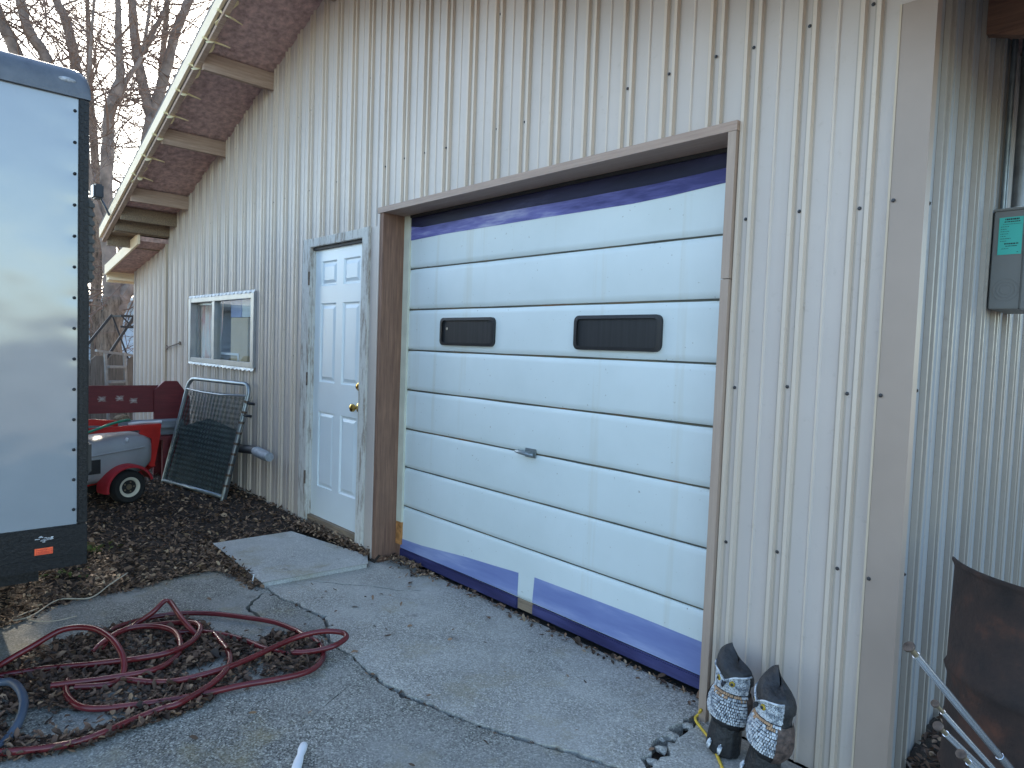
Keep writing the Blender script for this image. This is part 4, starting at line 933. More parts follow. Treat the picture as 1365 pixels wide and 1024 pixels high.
# ================================================================== CHAIN-LINK GATE leaning on the wall
A, B = Vector((-6.80, -0.46, 0.03)), Vector((-5.815, -0.26, 0.03)); TR, TL = Vector((-5.765, -0.052, 1.03)), Vector((-6.75, -0.245, 1.03))
gate = thing('chain_link_gate', 'galvanised chain link gate panel leaning against the siding below the window', 'gate', (-6.3, -0.36, 0.0))
GO = Vector((-6.3, -0.36, 0.0))
def gp(u, v, off=0.0):
    a = A.lerp(B, u); b2 = TL.lerp(TR, u); p = a.lerp(b2, v); nrm = (B - A).cross(TL - A).normalized(); return p + nrm * off - GO
b_ = MB(); rr = 0.085; pts = [gp(0, 0), gp(0, .5), gp(0, 1 - rr)] + [gp(rr * (1 - math.cos(a)), 1 - rr + rr * math.sin(a)) for a in (R(25), R(50), R(75))] + [gp(rr, 1), gp(.5, 1), gp(1 - rr, 1)] + [gp(1 - rr + rr * math.sin(a), 1 - rr + rr * math.cos(a)) for a in (R(25), R(50), R(75))] + [gp(1, 1 - rr), gp(1, .5), gp(1, 0.0)]
b_.tube(pts, .0175, 12); b_.build('pipe_frame', M['galv'], gate, smooth=True, angle=50)
b_ = MB(); b_.tube([gp(.01, .035), gp(.99, .035)], .018, 10); b_.build('bottom_rail', M['galv'], gate, smooth=True)
b_ = MB(); b_.tube([gp(.02, .90, .01), gp(.3, .885, .012), (gp(.6, .882, .01)), gp(.98, .90, .01)], .009, 8); b_.build('tension_bar', M['alu'], gate, smooth=True)
for k in range(9):
    b_ = MB(); v_ = .12 + k * .09; d_ = (gp(1, v_ + .1) - gp(1, v_)).normalized(); b_.lathe([(.025, 0), (.025, .02)], 12, (gp(1, v_), d_)); b_.build('tension_band', M['hinge'], gate)
for v_ in (.84, .735):
    b_ = MB(); b_.tube([gp(1.0, v_), gp(1.10, v_, -.01)], .012, 8); b_.build('hinge_pin', M['steel_black'], gate, smooth=True)
b_ = MB(); NW, NS = 34, 20
for lay in range(2):                                # woven zigzag wires, a doubled sheet as in the photo
    for i in range(NW + 1):
        pts = []
        for j in range(NS * 2 + 1):
            u = (i + (0.55 if j % 2 else -0.55) + .5 * lay) / NW; v_ = 0.03 + 0.87 * j / (NS * 2)
            if 0.0 <= u <= 1.0: pts.append(gp(min(1, max(0, u)), v_, (.004 if (j + i) % 2 else -.004) - .02 * lay + .012 * math.sin(u * 7 + v_ * 5)))
        if len(pts) > 2: b_.tube(pts, .0026, 3, False)
tag(b_.build('wire_mesh', M['wire'], gate, fix=False), kind='stuff')
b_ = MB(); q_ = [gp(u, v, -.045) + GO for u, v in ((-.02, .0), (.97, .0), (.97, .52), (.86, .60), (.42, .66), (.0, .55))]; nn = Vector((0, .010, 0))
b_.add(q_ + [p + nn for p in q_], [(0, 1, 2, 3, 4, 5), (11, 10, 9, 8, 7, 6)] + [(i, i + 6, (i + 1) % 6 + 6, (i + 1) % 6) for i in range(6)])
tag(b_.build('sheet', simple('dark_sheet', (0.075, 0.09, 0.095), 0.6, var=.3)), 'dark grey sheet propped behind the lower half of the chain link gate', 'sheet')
# taped pipe poking out of the wall
pp = thing('taped_pipe', 'black pipe with grey taped end sticking out beside the gate', 'pipe', (-5.87, -.085, .46))
b_ = MB(); b_.tube([(-.35, .01, 0), (.0, .0, 0), (.30, -.01, .03), (.50, -.02, .025)], .036, 12); b_.build('pipe', M['mesh_black'], pp, smooth=True, angle=50)
b_ = MB(); b_.tube([(.36, -.013, .028), (.45, -.018, .026), (.58, -.022, .02), (.66, -.025, .022)], [.041, .043, .042, .036], 12); b_.build('tape_wrap', M['tape'], pp, smooth=True, angle=50)
# little latch hook hanging on the siding left of the window
hk = thing('wall_hook', 'thin metal hook rod fixed to the siding left of the window', 'hook', (-8.15, -.035, 1.32))
b_ = MB(); b_.tube([(-.10, 0, -.025), (.12, -.005, 0), (.34, 0, .03)], .007, 6); b_.lathe([(.028, 0), (.028, .012)], 10, ((-.11, .01, -.027), (0, -1, 0))); b_.lathe([(.020, 0), (.020, .012)], 10, ((.36, .01, .032), (0, -1, 0))); b_.build('rod', M['hinge'], hk, smooth=True, angle=40)

# ================================================================== OWLS
def make_owl(label, loc, rz, tilt, H=0.39):
    ow = thing('owl_decoy', label, 'owl decoy', loc, rz, 'plastic owl decoys beside the garage door'); ow.rotation_euler = (tilt[0], tilt[1], rz); s_ = H / 0.40
    ow.scale = (s_, s_, s_)
    # front is -y.  body rings: (z, rx, ry, yc)
    def rings(rs, n=28, fold=0.0, nf=11):
        V = []; F = []
        for z, rx, ry, yc in rs:
            for j in range(n):
                a = 2 * math.pi * j / n; k_ = 1 + fold * math.cos(nf * a); V.append((rx * k_ * math.cos(a), yc + ry * k_ * math.sin(a), z))
        for i in range(len(rs) - 1):
            for j in range(n): F.append((i * n + j, i * n + (j + 1) % n, (i + 1) * n + (j + 1) % n, (i + 1) * n + j))
        F += [tuple(reversed(range(n))), tuple((len(rs) - 1) * n + j for j in range(n))]; return V, F
    b_ = MB(); b_.add(*rings([(0, .062, .055, 0), (.006, .068, .060, 0), (.05, .066, .058, 0), (.10, .062, .054, 0), (.135, .060, .052, 0)], 44, .035)); b_.build('base', M['owl_black'], ow, smooth=True, angle=60)
    BR = [(.11, .060, .052, .002), (.14, .078, .066, .002), (.17, .086, .073, .0), (.205, .086, .073, -.001), (.235, .078, .067, 0), (.262, .068, .061, 0), (.285, .070, .064, -.002), (.312, .072, .066, -.003), (.335, .066, .060, -.002), (.352, .050, .045, 0), (.358, .02, .02, .0)]
    b_ = MB(); b_.add(*rings(BR)); b_.build('body', M['owl_black'], ow, smooth=True, angle=70)
    def surf(a, z):
        for q in range(len(BR) - 1):
            if BR[q][0] <= z <= BR[q + 1][0]:
                f_ = (z - BR[q][0]) / (BR[q + 1][0] - BR[q][0]); rx, ry, yc = (BR[q][i] + (BR[q + 1][i] - BR[q][i]) * f_ for i in (1, 2, 3)); break
        return Vector((rx * math.cos(a), yc + ry * math.sin(a), z)), Vector((math.cos(a) / rx, math.sin(a) / ry, 0)).normalized()
    r = random.Random(int(loc[0] * 1000))
    fe = MB()
    def nub(a, z, w, h, out, m_):
        p, nn = surf(a, z); tg = Vector((-nn.y, nn.x, 0)); up = Vector((0, 0, 1)); fe.m = m_
        q_ = [p + tg * a_ * w / 2 + up * b_2 * h / 2 - nn * .001 for a_, b_2 in ((-1, -1), (1, -1), (1, 1), (-1, 1))] + [p + tg * a_ * w * .36 + up * b_2 * h * .34 + nn * out * (1.25 if b_2 < 0 else .8) for a_, b_2 in ((-1, -1), (1, -1), (1, 1), (-1, 1))]
        fe.add(q_, [(4, 5, 6, 7), (0, 1, 5, 4), (1, 2, 6, 5), (2, 3, 7, 6), (3, 0, 4, 7)])
    z = .148; row = 0
    while z < .332:
        face = z > .262; hgt = .0105 if not face else .0068; half = R(78) if not face else R(84)
        wd = .0088 if not face else .0058; npr = int(2 * half * .078 / wd)
        for q in range(npr + 1):
            a = -math.pi / 2 - half + 2 * half * q / npr + (row % 2) * half / npr + r.uniform(-.015, .015)
            tan = (.243 < z < .262) and abs(a + math.pi / 2 - .1) < R(50) or (.232 < z < .244 and r.random() < .3)
            nub(a, z + r.uniform(-.0010, .0010), wd * r.uniform(.70, .92), hgt * r.uniform(.78, .95), .0042 if not face else .0024, 1 if tan else 0)
        z += hgt * (1.12 if not face else .95); row += 1
    fe.build('feathers', [M['owl_white'], M['owl_tan']], ow, fix=False)['kind'] = 'stuff'
    # brow and horned cap
    cap = MB(); V = []; n = 14
    rows = 7
    for i in range(rows):
        w_ = i / (rows - 1)
        for j in range(n + 1):
            u = j / n; a = R(-172) + R(164) * u                    # sweep across the front from one side to the other
            tuft = .075 * max(0, 1 - u) ** 1.3 + .026 * max(0, u - .75) / .25
            zlow = .328 + .020 * abs(u - .5) * 2 - .016 * max(0, 1 - abs(u - .5) / .16)
            ztop = .360 + tuft
            rad = 1.0 - .97 * w_ ** 1.8
            p = Vector((.078 * rad * math.cos(a), .070 * rad * math.sin(a) - .002, zlow + (ztop - zlow) * (w_ ** .75)))
            if tuft: p += Vector((math.cos(a) * .42 * tuft * w_, 0, 0))
            V.append(p)
    F = [(i * (n + 1) + j, i * (n + 1) + j + 1, (i + 1) * (n + 1) + j + 1, (i + 1) * (n + 1) + j) for i in range(rows - 1) for j in range(n)]
    cap.add(V, F); V2 = []
    for i in range(rows):
        w_ = i / (rows - 1)
        for j in range(n + 1):
            u = j / n; a = R(-8) + R(196) * u; tuft = .075 * max(0, u) ** 1.3 + .026 * max(0, .25 - u) / .25
            rad = 1.0 - .97 * w_ ** 1.8; zt_ = .360 + tuft
            p = Vector((.078 * rad * math.cos(a), .068 * rad * math.sin(a), .30 + (zt_ - .30) * (w_ ** .75)))
            if tuft: p += Vector((math.cos(a) * .42 * tuft * w_, 0, 0))
            V2.append(p)
    cap.add(V2, F); cap.build('horned_cap', M['owl_black'], ow, smooth=True, angle=60)
    br_ = MB(); pts = []
    for j in range(17):
        u = j / 16; a = R(-170) + R(160) * u; zlow = .326 + .020 * abs(u - .5) * 2 - .020 * max(0, 1 - abs(u - .5) / .16); pts.append((.081 * math.cos(a), .073 * math.sin(a) - .003, zlow))
    br_.tube(pts, .0035, 6); br_.build('white_brow', M['owl_white'], ow, smooth=True)
    for sx in (-1, 1):
        a = -math.pi / 2 + sx * .42; p, nn = surf(a, .303)
        e = MB(); e.lathe([(.0115, -.004), (.0115, .003), (.008, .006), (0, .008)], 16, (p, nn)); ey = e.build('eye', M['owl_eye'], ow, smooth=True, angle=50)
        e = MB(); e.lathe([(.0062, .0075), (.005, .0095), (0, .010)], 12, (p, nn)); e.build('pupil', M['black_glossy'], ey, smooth=True)
    p, nn = surf(-math.pi / 2, .296); e = MB(); e.add([p + Vector((-.011, .002, .012)), p + Vector((.011, .002, .012)), p + Vector((.007, -.016, -.004)), p + Vector((-.007, -.016, -.004)), p + Vector((0, -.014, -.020)), p + Vector((0, .004, -.010))], [(0, 1, 2, 3), (3, 2, 4), (0, 3, 4, 5), (1, 5, 4, 2)]); e.build('beak', M['black_glossy'], ow)
    for sx in (-1, 1):
        w_ = MB(); V = []
        for i in range(8):
            u = i / 7; z = .255 - .165 * u
            for a_ in (.10, .55, 1.0, 1.5):
                aa = -math.pi / 2 + sx * (R(68) + a_ * R(62)); p, nn = surf(aa, max(.112, z)); V.append(p + nn * (.010 * math.sin(math.pi * min(1, u * .9 + .08)) + .002) + Vector((0, 0, 0)))
        w_.add(V, [(i * 4 + j, i * 4 + j + 1, (i + 1) * 4 + j + 1, (i + 1) * 4 + j) for i in range(7) for j in range(3)]); w_.build('wing', M['owl_brown'], ow, smooth=True)
    for sx in (-1, 0.9):
        f_ = MB(); x = sx * .026
        for k in (-1, 0, 1): f_.tube([(x + k * .005, -.060, .052 - abs(k) * .006), (x + k * .0055, -.066, .032), (x + k * .004, -.068, .010 + abs(k) * .006)], [.003, .0042, .002], 6)
        f_.build('foot', M['owl_white'], ow, smooth=True)
    return ow
make_owl('owl decoy facing forward with two tufts, nearest the overhead door', (-1.165, -0.150, 0.004), R(-4), (R(-5), R(4)), 0.355)
make_owl('owl decoy turned to the left, right-hand one of the two by the corner', (-0.995, -0.205, 0.004), R(-38), (R(-6), R(5)), 0.365)

# ================================================================== METAL POLES and DRUM at lower right
specs = [((-0.462, -0.642, 0.772), (-0.100, 0.02, 0.012), 'longest chrome pole with round foot, topmost of the leaning bunch', .0085), ((-0.390, -0.700, 0.690), (-0.035, -0.10, 0.012), 'thin chrome pole just below the longest one in the leaning bunch', .0055), ((-0.349, -0.839, 0.709), (-0.030, -0.05, 0.012), 'chrome pole with wide rusty foot, third down in the leaning bunch', .0062), ((-0.297, -0.895, 0.700), (0.0, -0.17, 0.012), 'lowest chrome pole of the leaning bunch at the frame edge', .0058)]
for a, b, lb_, r_ in specs:
    a, b = Vector(a), Vector(b); pl = thing('metal_pole', lb_, 'pole', b, 0, 'chrome poles leaning at the lower right'); d_ = (a - b).normalized(); t0 = (a - b).length
    q = MB(); q.tube([d_ * 0, d_ * (t0 - .03)], r_, 14); q.build('shaft', M['chrome'], pl, smooth=True, angle=50)
    q = MB(); q.tube([d_ * (t0 * .42), d_ * (t0 * .62)], r_ * 1.10, 14); q.build('sleeve', M['chrome'], pl, smooth=True, angle=50)
    q = MB(); q.lathe([(r_ * .8, t0 - .035), (r_ * .75, t0 - .006)], 12, ((0, 0, 0), d_)); q.build('neck', M['rim_dark'], pl, smooth=True, angle=50)
    q = MB(); q.lathe([(.003, t0 - .003), (r_ * 1.55, t0 - .003), (r_ * 1.6, t0), (r_ * 1.5, t0 + .002), (0, t0 + .003)], 18, ((0, 0, 0), (d_ + Vector((.25, .1, .35))).normalized() if False else d_)); q.build('foot_cap', M['rusty_cap'], pl, smooth=True, angle=50)
# half of an old steel drum, split lengthwise, bulging to the camera
cx, cy, dr = -0.235, -0.052, 0.285
b_ = MB(); V = []; zs = []
for z in [0, .015, .29, .305, .32, .335, .56, .575, .59, .605, .86, .868, .876, .884]:
    bulge = {.305: .006, .32: .010, .335: .003, .575: .006, .59: .010, .605: .003, .876: .007, .884: .006, .868: .003}.get(z, 0); zs.append((z, bulge))
na = 28
for side in (0, 1):
    for z, bu in zs:
        for i in range(na + 1):
            a = R(205) + R(150) * i / na; rr_ = dr + bu - side * .004; V.append((cx + rr_ * math.cos(a), cy + rr_ * math.sin(a), z))
nz = len(zs); st2 = nz * (na + 1); F = []
for s2 in (0, 1):
    for k in range(nz - 1):
        for i in range(na): q0 = s2 * st2 + k * (na + 1) + i; F.append((q0, q0 + 1, q0 + na + 2, q0 + na + 1))
for i in range(na): q0 = (nz - 1) * (na + 1) + i; F.append((q0, q0 + 1, st2 + q0 + 1, st2 + q0))
for k in range(nz - 1):
    for i in (0, na): q0 = k * (na + 1) + i; F.append((q0, q0 + na + 1, st2 + q0 + na + 1, st2 + q0))
b_.add(V, F); tag(b_.build('steel_drum', M['drum'], smooth=True, angle=50), 'dark rusty steel drum with rolled hoops at the right edge by the side wall', 'drum')

# ================================================================== HOSES, CORD and small things on the ground
H = {}
H['arch'] = [(-3.24, -2.20, 0.013), (-3.296, -2.112, 0.02), (-3.37, -2.011, 0.04), (-3.385, -1.905, 0.08), (-3.399, -1.791, 0.12), (-3.328, -1.7, 0.13), (-3.209, -1.653, 0.12), (-3.089, -1.633, 0.09), (-3.02, -1.637, 0.05), (-2.984, -1.662, 0.02), (-2.971, -1.715, 0.013), (-3.023, -1.808, 0.013)]
H['b'] = [(-3.075, -1.879, 0.03), (-3.046, -1.804, 0.03), (-3.004, -1.694, 0.03), (-2.969, -1.538, 0.03), (-3.038, -1.435, 0.03), (-3.137, -1.386, 0.04), (-3.273, -1.377, 0.05), (-3.389, -1.437, 0.05), (-3.421, -1.54, 0.05), (-3.364, -1.638, 0.04), (-3.321, -1.693, 0.013)]
H['c'] = [(-3.27, -2.112, 0.013), (-3.305, -2.017, 0.013), (-3.267, -1.864, 0.015), (-3.174, -1.711, 0.03), (-3.079, -1.554, 0.045), (-3.055, -1.449, 0.05), (-3.107, -1.347, 0.05), (-3.216, -1.276, 0.05), (-3.298, -1.27, 0.05), (-3.375, -1.316, 0.04), (-3.436, -1.384, 0.03), (-3.489, -1.485, 0.02), (-3.451, -1.587, 0.013), (-3.33, -1.657, 0.013)]
H['kink1'] = [(-3.474, -1.536, 0.02), (-3.493, -1.493, 0.03), (-3.476, -1.415, 0.08), (-3.491, -1.363, 0.115), (-3.491, -1.346, 0.122)]
H['kink2'] = [(-3.491, -1.346, 0.122), (-3.468, -1.332, 0.112), (-3.336, -1.328, 0.085), (-3.249, -1.316, 0.06), (-3.191, -1.301, 0.04)]
H['outer'] = [(-3.472, -1.613, 0.013), (-3.545, -1.545, 0.013), (-3.57, -1.402, 0.013), (-3.538, -1.269, 0.013), (-3.446, -1.149, 0.013), (-3.31, -1.044, 0.013), (-3.155, -0.948, 0.013), (-2.995, -0.906, 0.02), (-2.903, -0.908, 0.03), (-2.841, -0.885, 0.02), (-2.759, -0.894, 0.013), (-2.662, -0.935, 0.013), (-2.596, -1.007, 0.013), (-2.581, -1.078, 0.013), (-2.602, -1.186, 0.013), (-2.638, -1.3, 0.013), (-2.665, -1.45, 0.013), (-2.699, -1.567, 0.013), (-2.741, -1.671, 0.013), (-2.791, -1.769, 0.013), (-2.848, -1.82, 0.013), (-2.941, -1.841, 0.013), (-3.029, -1.839, 0.013), (-3.101, -1.82, 0.013)]
H['far'] = [(-2.801, -1.035, 0.02), (-2.731, -0.969, 0.03), (-2.676, -0.896, 0.05), (-2.678, -0.835, 0.06), (-2.695, -0.804, 0.07), (-2.742, -0.811, 0.075), (-2.799, -0.875, 0.075), (-2.832, -0.961, 0.065), (-2.83, -1.061, 0.055), (-2.803, -1.193, 0.045), (-2.783, -1.331, 0.04), (-2.813, -1.484, 0.03), (-2.878, -1.561, 0.02), (-2.947, -1.623, 0.013), (-3.02, -1.679, 0.013)]
H['long'] = [(-3.205, -1.218, 0.013), (-3.101, -1.224, 0.013), (-2.981, -1.234, 0.02), (-2.875, -1.263, 0.03), (-2.77, -1.316, 0.04), (-2.696, -1.402, 0.035), (-2.624, -1.539, 0.035), (-2.642, -1.6, 0.025), (-2.634, -1.697, 0.013), (-2.605, -1.821, 0.013), (-2.613, -1.923, 0.013), (-2.673, -2.046, 0.013), (-2.772, -2.186, 0.013), (-3.0, -2.45, 0.013)]
H['mid'] = [(-3.31, -1.353, 0.013), (-3.286, -1.294, 0.013), (-3.239, -1.248, 0.013), (-3.136, -1.177, 0.013), (-3.012, -1.129, 0.013), (-2.914, -1.104, 0.013), (-2.796, -1.051, 0.013)]
b_ = MB()
for k_, pts in H.items():
    c_ = catmull([(x, y, max(z, .021)) for x, y, z in pts], 7); b_.tube(c_, 0.0125 if not k_.startswith('kink') else [0.0125 if (i > 3 if k_ == 'kink2' else i < len(c_) - 4) else 0.0095 for i in range(len(c_))], 10)
tag(b_.build('garden_hose', M['hose'], smooth=True, angle=60), 'maroon rubber hose lying in loose coils on the leafy concrete', 'hose')
b_ = MB(); b_.tube(catmull([(-3.45, -2.22, .012), (-3.328, -2.11, 0.03), (-3.182, -2.029, 0.05), (-3.125, -1.997, 0.06), (-3.005, -1.983, 0.07), (-2.906, -1.986, 0.06), (-2.827, -2.01, 0.04), (-2.784, -2.041, 0.02), (-2.744, -2.07, 0.014), (-2.639, -2.156, 0.014), (-2.55, -2.35, .014)], 7), .015, 10)
tag(b_.build('blue_hose', M['blue_hose'], smooth=True, angle=60), 'short bend of blue grey hose at the lower left corner', 'hose')
b_ = MB(); b_.tube(catmull([(-1.318, -.045, .05), (-1.335, -0.03, 0.02), (-1.330, -0.06, 0.009), (-1.236, -0.125, 0.008), (-1.152, -0.205, 0.008), (-1.066, -0.295, 0.008), (-0.95, -0.42, .006)], 8), .0055, 8)
tag(b_.build('extension_cord', M['yellow_cord'], smooth=True), 'yellow cord on the concrete beside the owl decoys', 'cord')
bp = thing('brass_fitting', 'small brass fitting lying at the foot of the right owl decoy', 'fitting', (-0.915, -0.125, 0.006))
b_ = MB(); b_.lathe([(.010, 0), (.012, .004), (.012, .02), (.016, .022), (.016, .034), (.008, .036), (.008, .05)], 14, ((0, 0, .016), (.8, -.3, .1))); b_.build('nut', M['brass'], bp, smooth=True, angle=40)
ph = thing('plastic_handle', 'white plastic handle lying on the concrete at the bottom edge', 'handle', (-2.075, -1.312, 0.012))
b_ = MB(); b_.tube([(-.035, .022, .008), (-.028, .018, .008), (-.010, .004, .008), (.015, -.014, .007), (.045, -.036, .007), (.10, -.075, .007)], [.006, .0135, .015, .0115, .0155, .0165], 16); b_.build('grip', M['pvc'], ph, smooth=True, angle=60)
b_ = MB(); b_.box((-.003, -.022, -.0115), (.012, .002, .004), .003); b_.build('tang', M['hinge'], ph)
b_ = MB(); b_.tube(catmull([(-4.0, -2.15, .006), (-3.967, -1.954, .008), (-3.957, -1.837, .012), (-4.10, -1.698, .02), (-4.059, -1.563, .012), (-4.15, -1.45, .035), (-4.252, -1.341, .05)], 6), .0038, 5)
b_.tube(catmull([(-3.96, -1.86, .012), (-3.88, -1.82, .008), (-3.84, -1.74, .006), (-3.85, -1.66, .005)], 5), .0025, 5); b_.tube(catmull([(-4.04, -1.79, .016), (-3.99, -1.86, .02), (-3.95, -1.93, .008)], 5), .003, 5)
tag(b_.build('dry_vine', M['straw'], smooth=True), 'thin pale dry vine lying across the concrete below the trailer', 'vine')
b_ = MB(); b_.tube([(-3.80, -.80, .0), (-3.79, -.795, .055)], .004, 6); tag(b_.build('white_stick', M['pvc']), 'short white stick standing in the crack beside the concrete pad', 'stick')
b_ = MB(); b_.lathe([(.0, 0), (.016, .003), (.017, .006), (0, .012)], 10, ((-2.86, -1.02, .012), (.1, .1, 1))); tag(b_.build('orange_leaf', simple('orange_leaf', (.45, .20, .05), .7)), 'small orange leaf lying in the litter inside the hose coil', 'leaf')

# ================================================================== LITTER
def leaves(name, mat_, spots, smin, smax, seed, curl=.5):
    """spots: list of (x, y, z); one joined mesh of small bent leaves"""
    r = random.Random(seed); V = []; F = []
    for x, y, z in spots:
        L_ = r.uniform(smin, smax) * (1.5 if r.random() < .06 else 1); W_ = L_ * r.uniform(.30, .62); a = r.uniform(0, 6.283); tx, ty = r.gauss(0, .38), r.gauss(0, .38); cu = r.uniform(-.1, curl) * L_ * .5
        ca, sa = math.cos(a), math.sin(a); o = len(V)
        for u, w, h in ((-.5, 0, 0), (-.15, .5, cu), (.25, .42, cu), (.5, 0, cu * .3), (.25, -.42, cu), (-.15, -.5, cu), (0, 0, 0)):
            lx, ly = u * L_, w * W_; V.append((x + lx * ca - ly * sa, y + lx * sa + ly * ca, z + h + lx * tx + ly * ty + .5 * abs(L_ * tx) * .8))
        F += [(o + 6, o, o + 1), (o + 6, o + 1, o + 2), (o + 6, o + 2, o + 3), (o + 6, o + 3, o + 4), (o + 6, o + 4, o + 5), (o + 6, o + 5, o)]
    me = bpy.data.meshes.new(name); me.from_pydata(V, [], F); me.materials.append(mat_); o_ = bpy.data.objects.new(name, me); col.objects.link(o_); o_['kind'] = 'stuff'; return o_
r = random.Random(11)
padp = [(-4.63, -0.745), (-4.61, -0.19), (-3.80, -0.04), (-3.645, -0.12), (-3.70, -0.78)]
bedp = [(-3.95, -2.25), (-3.99, -1.96), (-4.09, -1.79), (-4.17, -1.60), (-4.15, -1.447), (-4.18, -1.25), (-4.225, -1.03), (-4.20, -.85), (-4.03, -.80), (-3.75, -.76), (-4.63, -.75), (-4.61, -.17), (-4.10, -.085), (-3.76, -.02), (-5.0, -.0), (-9.6, -.03), (-9.6, -3.3), (-4.0, -3.3)]
spots = []
while len(spots) < 22000:
    x = -3.7 - 5.6 * r.random() ** 1.5; y = r.uniform(-3.2, 0)
    if inside(x, y, bedp) and not (x < -4.8 and r.random() < .25): spots.append((x, y, bedz(x, y) + r.random() * .014))
leaves('leaf_mulch', M['litter'], spots, .015, .040, 21)
coil = [(-3.30, -2.20), (-3.50, -1.94), (-3.575, -1.778), (-3.575, -1.629), (-3.585, -1.468), (-3.52, -1.282), (-3.26, -1.155), (-3.10, -1.056), (-2.995, -0.900), (-2.821, -0.855), (-2.66, -0.945), (-2.624, -1.027), (-2.679, -1.201), (-2.69, -1.342), (-2.60, -1.459), (-2.59, -1.57), (-2.60, -1.694), (-2.575, -1.839), (-2.60, -1.964), (-2.69, -2.12)]
hA = [(-2.93, -1.358), (-2.999, -1.24), (-2.896, -1.26), (-2.825, -1.332), (-2.887, -1.462), (-2.945, -1.434)]
hB = [(-2.966, -2.049), (-2.973, -1.936), (-2.807, -1.773), (-2.694, -1.675), (-2.687, -1.82), (-2.705, -1.95), (-2.794, -2.024)]
hC = [(-3.30, -1.10), (-3.06, -1.02), (-2.98, -1.10), (-3.13, -1.16), (-3.24, -1.22), (-3.32, -1.20)]
spots = []
while len(spots) < 9500:
    x, y = r.uniform(-3.6, -2.55), r.uniform(-2.2, -.85)
    if not inside(x, y, coil): continue
    if (inside(x, y, hA) or inside(x, y, hB) or inside(x, y, hC)) and r.random() < .95: continue
    dens = .55 + .45 * math.sin(x * 9 + y * 4) * math.sin(y * 8 - x * 3)
    if r.random() < .25 + dens * .8: spots.append((x, y, r.random() ** 1.5 * .022))
leaves('leaf_litter', M['litter2'], spots, .012, .036, 22, .6)
spots = []                       # along the crack, the doorways, the wall foot, and strays
for p in main[:-1]:
    for k in range(5): spots.append((p[0] + r.gauss(0, .03), p[1] + r.gauss(0, .012), -.016))
for k in range(520): x = r.uniform(-3.72, -3.28) if r.random() < .45 else r.uniform(-3.7, -1.4); spots.append((x, .128 - abs(r.gauss(0, .035 if x > -3.3 else .07)), r.random() * .012 + (.02 if x < -3.4 else 0)))
for k in range(700): x = r.uniform(-4.80, -3.75); spots.append((x, -.005 - abs(r.gauss(0, .032)) - max(0, (-3.8 - x)) * .06, r.random() * .02 + .028))
edgeL = [(-3.76, -0.775), (-4.03, -0.835), (-4.166, -0.86), (-4.185, -1.036), (-4.139, -1.252), (-4.109, -1.447), (-4.128, -1.602), (-4.044, -1.795), (-3.937, -1.957), (-3.86, -2.12)]
for a_, b_2 in zip(edgeL, edgeL[1:]):
    for k in range(150): q = r.random(); spots.append((a_[0] + (b_2[0] - a_[0]) * q + r.gauss(-.02, .035), a_[1] + (b_2[1] - a_[1]) * q + r.gauss(.012, .03), r.random() * .012))
for k in range(900): a = r.random(); spots.append((-4.66 + .95 * a + r.gauss(0, .02), -.785 - .03 * a + r.gauss(0, .022), -.03 + r.random() * .035))
for k in range(420): a = r.random(); spots.append((-4.66 + .95 * a + r.gauss(0, .012), -.765 - .02 * a + r.gauss(0, .018), r.random() * .02))
for k in range(60): spots.append((r.uniform(-3.7, -1.2), r.uniform(-2.2, .05), .003))
for k in range(26): spots.append((-3.2 + r.gauss(0, .4), -.35 + r.gauss(0, .25), .003))
spots = [s2 for s2 in spots if not (s2[1] > .127)]
leaves('scattered_leaves', M['litter'], spots, .012, .034, 23)
spots = []
for k in range(2600): y = r.uniform(-.05, 1.6); q = abs(r.gauss(0, .13)); spots.append((-.655 + q, y, max(0, .15 - q * .55) * min(1, (y + .15) * 2.2) * r.random() ** .3))
leaves('wall_foot_litter', M['litter2'], spots, .012, .032, 24)
b_ = MB(); V = []; nyy = 16
for i in range(nyy + 1):
    y = -.05 + 1.7 * i / nyy
    for q in (0, .06, .13, .22, .34): V.append((-.672 + q, y, -.02 + max(0, .15 - q * .5) * min(1, (y + .12) * 2.2) * .92))
b_.add(V, [(i * 5 + j, i * 5 + j + 1, (i + 1) * 5 + j + 1, (i + 1) * 5 + j) for i in range(nyy) for j in range(4)]); tag(b_.build('soil_bank', M['dirt'], smooth=True), kind='structure')
spots = [(-4.9 + r.gauss(0, .06), -1.42 + r.gauss(0, .07), .02 + r.random() * .03) for k in range(70)] + [(-4.55 + r.gauss(0, .05), -1.62 + r.gauss(0, .06), .015) for k in range(20)]
leaves('weeds', M['weed'], spots, .02, .05, 25)

